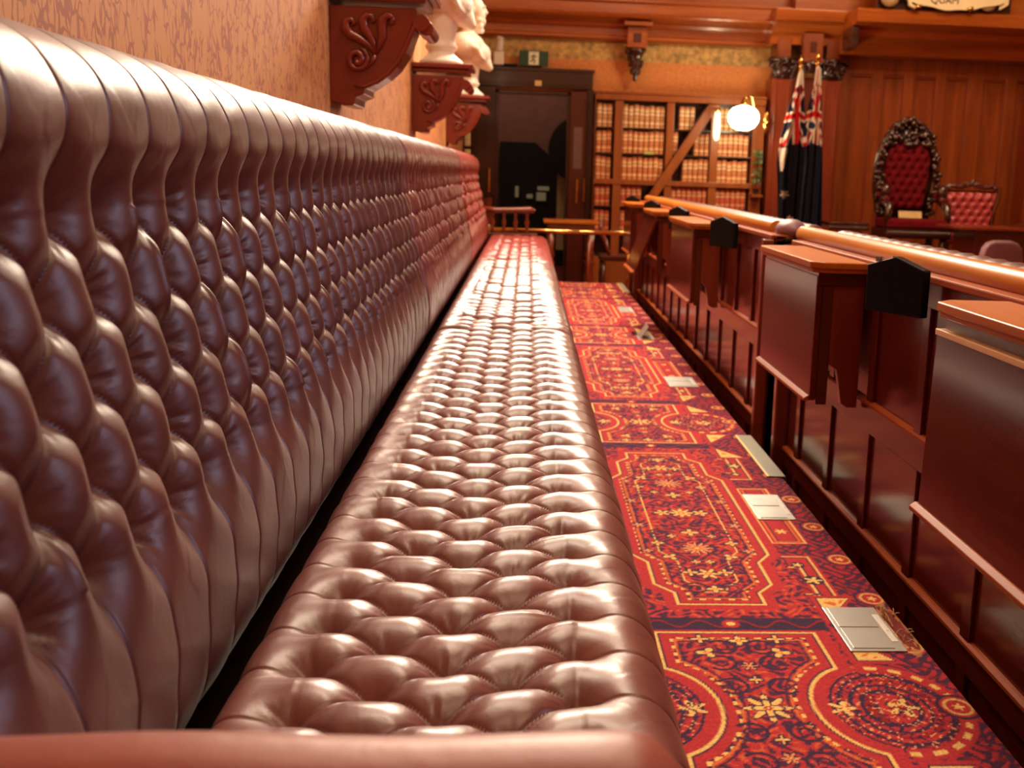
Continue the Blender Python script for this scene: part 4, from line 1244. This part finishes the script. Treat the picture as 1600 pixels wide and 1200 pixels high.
# dais under the throne
bm = B(); box(bm, 3.75, 9.0, 11.5, 13.8, FZ, -.95); struct(obj('floor_dais', bm, HALLRED, bevel=.01))
TX, TY = 4.13, 12.2
e = empty('throne', (TX, TY, -.95)); tag(e, 'tall carved dark wooden throne with deep red buttoned velvet back', 'chair')
tufted_panel('velvet_back', lambda s: np.where(s < .75, .80+.20*np.sin(s*2.1), 1-(np.clip(s-.75, 0, 1)/.25)**2*.45), lambda x, z: TY+.0+0*x, TX, -.26, .50, .72, VELVET, e, P=.10, R=.085, amp=.03)
bm = B()
# carved frame around: tubes + bosses
left = [(TX-.27, -.30), (TX-.32, -.05), (TX-.33, .15), (TX-.29, .36), (TX-.22, .50), (TX-.15, .60), (TX, .68)]
for s in (-1, 1):
    pts = [(TX+s*(TX-a), TY+.04, b) for a, b in left]
    tube(bm, pts, [.045, .05, .045, .05, .055, .06, .05], 10)
rp = random.Random(21)
for i in range(150):
    t = rp.uniform(0, 5.999); k = int(t); f = t-k
    a = left[k][0]*(1-f)+left[k+1][0]*f; b = left[k][1]*(1-f)+left[k+1][1]*f
    s = rp.choice((-1, 1))
    ball(bm, (TX+s*(TX-a)+rp.uniform(-.04, .04), TY+rp.uniform(-.05, .0), b+rp.uniform(-.04, .04)), rp.uniform(.014, .032), (1, .8, 1), 8, 6)
for i in range(120):   # crest mass
    a = rp.uniform(0, pi); r = rp.uniform(.0, 1)
    ball(bm, (TX+.24*r*cos(a), TY+rp.uniform(-.05, .03), .42+.25*r*sin(a)), rp.uniform(.018, .036), (1, .8, 1), 8, 6)
prism(bm, [(TX-.22, .38), (TX+.22, .38), (TX+.18, .56), (TX+.08, .66), (TX-.08, .66), (TX-.18, .56)], 'y', TY+.02, TY+.07)
prism(bm, [(TX-.29, -.5), (TX+.29, -.5), (TX+.31, .40), (TX-.31, .40)], 'y', TY+.03, TY+.07)
obj('carved_frame', bm, CARVED, e, smooth=True)
bm = B(); box(bm, TX-.33, TX+.33, TY-.50, TY-.02, -.46, -.36); obj('velvet_seat', bm, VELVET, e, bevel=.03, seg=3)
bm = B(); box(bm, TX-.35, TX+.35, TY-.52, TY-.0, -.56, -.462)
for i in range(30): ball(bm, (TX-.33+.66*i/29, TY-.53, -.515), .028, (1, .6, 1.2), 8, 6)
obj('seat_rail', bm, CARVED, e, bevel=.01)
for s in (-1, 1):
    bm = B()
    ball(bm, (TX+s*.31, TY-.28, -.08), .06, (1, 1.0, 1.4)); ball(bm, (TX+s*.31, TY-.30, -.16), .05)
    tube(bm, [(TX+s*.30, TY, -.12), (TX+s*.31, TY-.25, -.17), (TX+s*.31, TY-.45, -.24), (TX+s*.33, TY-.46, -.34), (TX+s*.30, TY-.40, -.5)], [.035, .04, .045, .035, .03], 10)
    obj('armrest', bm, CARVED, e, smooth=True)
    bm = B(); tube(bm, [(TX+s*.31, TY-.02, -.115), (TX+s*.31, TY-.18, -.13), (TX+s*.31, TY-.36, -.165)], [.03, .042, .03], 10); obj('arm_pad', bm, VELVET, e, smooth=True)
    for yy_ in (TY-.46, TY-.02):
        bm = B(); lathe(bm, [(.03, 0), (.045, .04), (.02, .10), (.04, .22), (.05, .30), (.035, .40)], (TX+s*.30, yy_, -.948), 12); obj('leg', bm, CARVED, e, smooth=True)
bm = B(); prism(bm, [(TY-.05, -.358), (TY-.045, -.358), (TY-.02, -.285), (TY-.025, -.285)], 'x', TX-.07, TX+.19)
o = obj('cream_card', bm, PLATEY); tag(o, 'cream rectangular card standing on the seat of the throne', 'card')

CX2, CY2 = 4.86, 12.15
e = empty('carved_armchair', (CX2, CY2, -.95)); tag(e, 'armchair with glossy crimson buttoned leather back and carved wooden crest, right of the throne', 'chair')
tufted_panel('leather_back', lambda s: .76+.26*s, lambda x, z: CY2+0*x, CX2, -.46, .56, .40, LEATHER_PINK, e, P=.10, R=.075, amp=.04)
bm = B()
fr_ = [(-.24, -.47), (-.27, -.25), (-.305, -.12), (-.31, -.02), (-.25, .01), (-.12, .00), (0, .04)]
for s in (-1, 1): tube(bm, [(CX2+s*a*-1, CY2+.01, b) for a, b in fr_], [.025, .026, .03, .035, .03, .028, .032], 10)
for i in range(34): 
    x = rp.uniform(-.27, .27); ball(bm, (CX2+x, CY2-.01, -.005+.04*(1-abs(x)/.3)+rp.uniform(-.02, .02)), rp.uniform(.012, .024), (1, .8, 1), 8, 6)
ball(bm, (CX2, CY2, .055), .03)
prism(bm, [(CX2-.24, -.5), (CX2+.24, -.5), (CX2+.29, -.04), (CX2-.29, -.04)], 'y', CY2+.02, CY2+.05)
obj('carved_frame', bm, simple('red_brown_carved', (.10, .022, .010), .2, coat=.7, bump=.4, bscale=30), e, smooth=True)
bm = B(); box(bm, CX2-.28, CX2+.28, CY2-.50, CY2-.02, -.62, -.50); obj('seat', bm, LEATHER_PINK, e, bevel=.03)
for sx_ in (-1, 1):
    for yy_ in (CY2-.45, CY2):
        bm = B(); lathe(bm, [(.025, 0), (.02, .1), (.035, .25), (.03, .34)], (CX2+sx_*.24, yy_, -.948), 10); obj('leg', bm, CARVED, e, smooth=True)

# clerks' table in front of the armchair
e = empty('clerk_table', (5.6, 11.0, -.95)); tag(e, 'dark panelled wooden table in front of the crimson armchair at the right edge', 'table')
bm = B(); box(bm, 4.22, 6.6, 10.75, 11.45, -.415, -.385); obj('table_top', bm, MAHOG, e, bevel=.006)
bm = B(); box(bm, 4.40, 6.6, 10.82, 11.40, FZ+.005, -.416); box(bm, 4.5, 6.6, 10.81, 10.83, -.62, -.58); box(bm, 4.5, 4.56, 10.805, 10.83, FZ+.01, -.45); obj('panelled_front', bm, MAHOG_D, e, bevel=.005)
bm = B(); prism(bm, [(5.0, -.384), (6.0, -.384), (6.0, -.28), (5.35, -.30)], 'y', 11.0, 11.4); o = obj('desk_lectern', bm, MAHOG_D, bevel=.005); tag(o, 'low sloping dark wooden reading stand on the panelled table at the right edge', 'lectern')

e = empty('swivel_chair', (4.15, 9.3, FZ)); tag(e, 'rounded plum-grey leather chair back rising behind the front bench', 'chair')
bm = B()
pr = [(-.19, -.85), (-.19, -.62), (-.165, -.50), (-.13, -.455), (-.07, -.435), (.07, -.435), (.13, -.455), (.165, -.50), (.19, -.62), (.19, -.85)]
prism(bm, [(4.0+a, b) for a, b in pr], 'y', 9.2, 9.30)
obj('chair_back', bm, LEATHER_PURPLE, e, bevel=.03, seg=4, smooth=True)
bm = B(); box(bm, 3.78, 4.22, 8.78, 9.22, -1.0, -.90); obj('chair_seat', bm, LEATHER_PURPLE, e, bevel=.04, seg=4)
bm = B(); tube(bm, [(4.0, 9.0, FZ+.06), (4.0, 9.0, -1.0)], .03, 12); lathe(bm, [(.25, .004), (.25, .03), (.05, .08)], (4.0, 9.0, FZ), 20); obj('chair_stem', bm, BLACK, e)

e = empty('footstool', (3.55, 12.2, -.6)); tag(e, 'low dark carved side table left of the throne', 'table')
bm = B(); box(bm, 3.22, 3.66, 11.9, 12.3, -.46, -.42); 
for i in range(14): ball(bm, (3.24+.40*i/13, 11.9, -.48), .025, (1, .6, 1), 8, 6)
obj('table_top', bm, CARVED, e, bevel=.006)
for sx_ in (3.28, 3.60):
    bm = B(); lathe(bm, [(.03, 0), (.02, .1), (.045, .4), (.03, .6), (.04, .86)], (sx_, 12.1, FZ), 10); obj('leg', bm, CARVED, e, smooth=True)

# ------------------------------------------------------------------ brass rail and small ledge at the end of the carpet
e = empty('brass_rail', (.35, 11.2, -.57)); tag(e, 'polished brass rail crossing behind the end of the benches', 'rail')
bm = B(); tube(bm, [(-.42, 11.2, -.572), (1.03, 11.2, -.572)], .021, 16); obj('bar', bm, BRASS, e, smooth=True)
bm = B(); ball(bm, (1.03, 11.2, -.565), .045, (1, 1, 1.1)); lathe(bm, [(.03, .0), (.03, .06), (.012, .07)], (1.02, 11.2, -.50), 14); obj('finial', bm, BRASS, e, smooth=True)
bm = B(); tube(bm, [(1.02, 11.2, -.62), (1.02, 11.2, FZ+.003)], .016, 12); obj('post', bm, BRASS, e, smooth=True)
bm = B(); tube(bm, [(.62, 11.22, -.60), (.62, 11.22, FZ+.003)], .014, 12); obj('post', bm, MAHOG, e, smooth=True)
e = empty('side_table', (.45, 11.9, FZ)); tag(e, 'small wooden table with turned legs behind the brass rail', 'table')
bm = B(); box(bm, .17, .74, 11.6, 12.1, -.515, -.485); obj('table_top', bm, MAHOG_TOP, e, bevel=.006)
bm = B(); box(bm, .21, .70, 11.64, 12.06, -.62, -.516); obj('apron', bm, MAHOG, e, bevel=.004)
for (x, y) in ((.66, 11.68), (.25, 11.68), (.66, 12.02), (.25, 12.02)):
    bm = B(); lathe(bm, [(.028, 0), (.035, .12), (.045, .3), (.03, .42), (.05, .45), (.025, .49), (.045, .54), (.03, .60), (.04, .76)], (x, y, FZ), 14); obj('leg', bm, MAHOG, e, smooth=True)
e = empty('wooden_armchair', (1.05, 12.4, FZ)); tag(e, 'dark wooden chair with curved arm behind the end of the brass rail', 'chair')
bm = B(); box(bm, .80, 1.22, 12.2, 12.6, -.93, -.87); obj('seat', bm, MAHOG_D, e, bevel=.01)
bm = B(); tube(bm, [(.84, 12.6, -.5), (.82, 12.45, -.64), (.86, 12.3, -.72), (.90, 12.22, -.86)], [.022, .028, .024, .02], 8); obj('arm', bm, MAHOG, e, smooth=True)
for (x, y) in ((.84, 12.24), (1.18, 12.24), (.84, 12.56), (1.18, 12.56)):
    bm = B(); lathe(bm, [(.02, 0), (.03, .2), (.022, .44)], (x, y, FZ), 10); obj('leg', bm, MAHOG_D, e, smooth=True)
bm = B(); lathe(bm, [(.045, 0), (.045, .7), (.055, .72), (.04, .76), (.045, 1.0), (.05, 1.06)], (-.46, 13.3, FZ), 14)
o = obj('newel_post', bm, MAHOG, smooth=False); tag(o, 'short red-brown wooden post in front of the door pillar', 'post')

# ------------------------------------------------------------------ light
def area(name, loc, target, size, power, col, sy=None):
    l = bpy.data.lights.new(name, 'AREA'); l.energy = power; l.color = col; l.size = size
    if sy: l.shape = 'RECTANGLE'; l.size_y = sy
    o = bpy.data.objects.new(name, l); COL.objects.link(o); o.location = loc
    o.rotation_euler = (Vector(target)-Vector(loc)).to_track_quat('-Z', 'Y').to_euler()
    return o
def spot(name, loc, target, power, col, ang=40, r=.06, blend=.5):
    l = bpy.data.lights.new(name, 'SPOT'); l.energy = power; l.color = col; l.spot_size = radians(ang); l.shadow_soft_size = r; l.spot_blend = blend
    o = bpy.data.objects.new(name, l); COL.objects.link(o); o.location = loc
    o.rotation_euler = (Vector(target)-Vector(loc)).to_track_quat('-Z', 'Y').to_euler()
    return o
WARM = (1.0, .74, .46); WARM2 = (1.0, .82, .62); COOL = (.62, .72, 1.0)
area('chandelier_far', (.3, 10.0, 3.5), (0, 2.0, -.6), 2.6, 650, WARM2, 1.8)
area('chandelier_mid', (.3, 4.2, 4.4), (.1, 2.6, -.6), 1.6, 120, WARM2)
area('chandelier_near', (2.0, .4, 4.3), (.0, 2.2, -.8), 1.6, 40, WARM)
area('window_glow', (8.5, 2.5, 2.6), (-.5, 3.0, -.2), 2.2, 26, COOL)
bpy.data.lights['window_glow'].spread = radians(70)
area('hall_light', (4.2, 9.5, 4.2), (3.6, 14, .2), 1.5, 170, WARM)
area('wall_wash', (1.0, 3.0, 4.4), (-.8, 3.4, .8), 1.2, 60, WARM)
spot('bust_spot', (1.2, 8.6, 3.4), (-.6, 8.1, 1.1), 420, WARM2, 24)
spot('bust_spot', (1.4, 11.2, 3.4), (-.6, 11.3, 1.1), 420, WARM2, 22)
def point(name, loc, power, col, r=.1):
    l = bpy.data.lights.new(name, 'POINT'); l.energy = power; l.color = col; l.shadow_soft_size = r
    o = bpy.data.objects.new(name, l); COL.objects.link(o); o.location = loc
point('bookcase_lamp', (GX, GY-.35, GZ-.05), 22, WARM, .12)
point('hallway_lamp', (-.2, 15.6, 1.9), 34, WARM, .2)
w = bpy.data.worlds.new('world'); sc.world = w; w.use_nodes = True
w.node_tree.nodes['Background'].inputs[0].default_value = (.9, .7, .5, 1); w.node_tree.nodes['Background'].inputs[1].default_value = .06
sc.view_settings.view_transform = 'Standard'; sc.view_settings.look = 'None'; sc.view_settings.gamma = 1.0
sc.view_settings.use_curve_mapping = False
sc.view_settings.exposure = .12
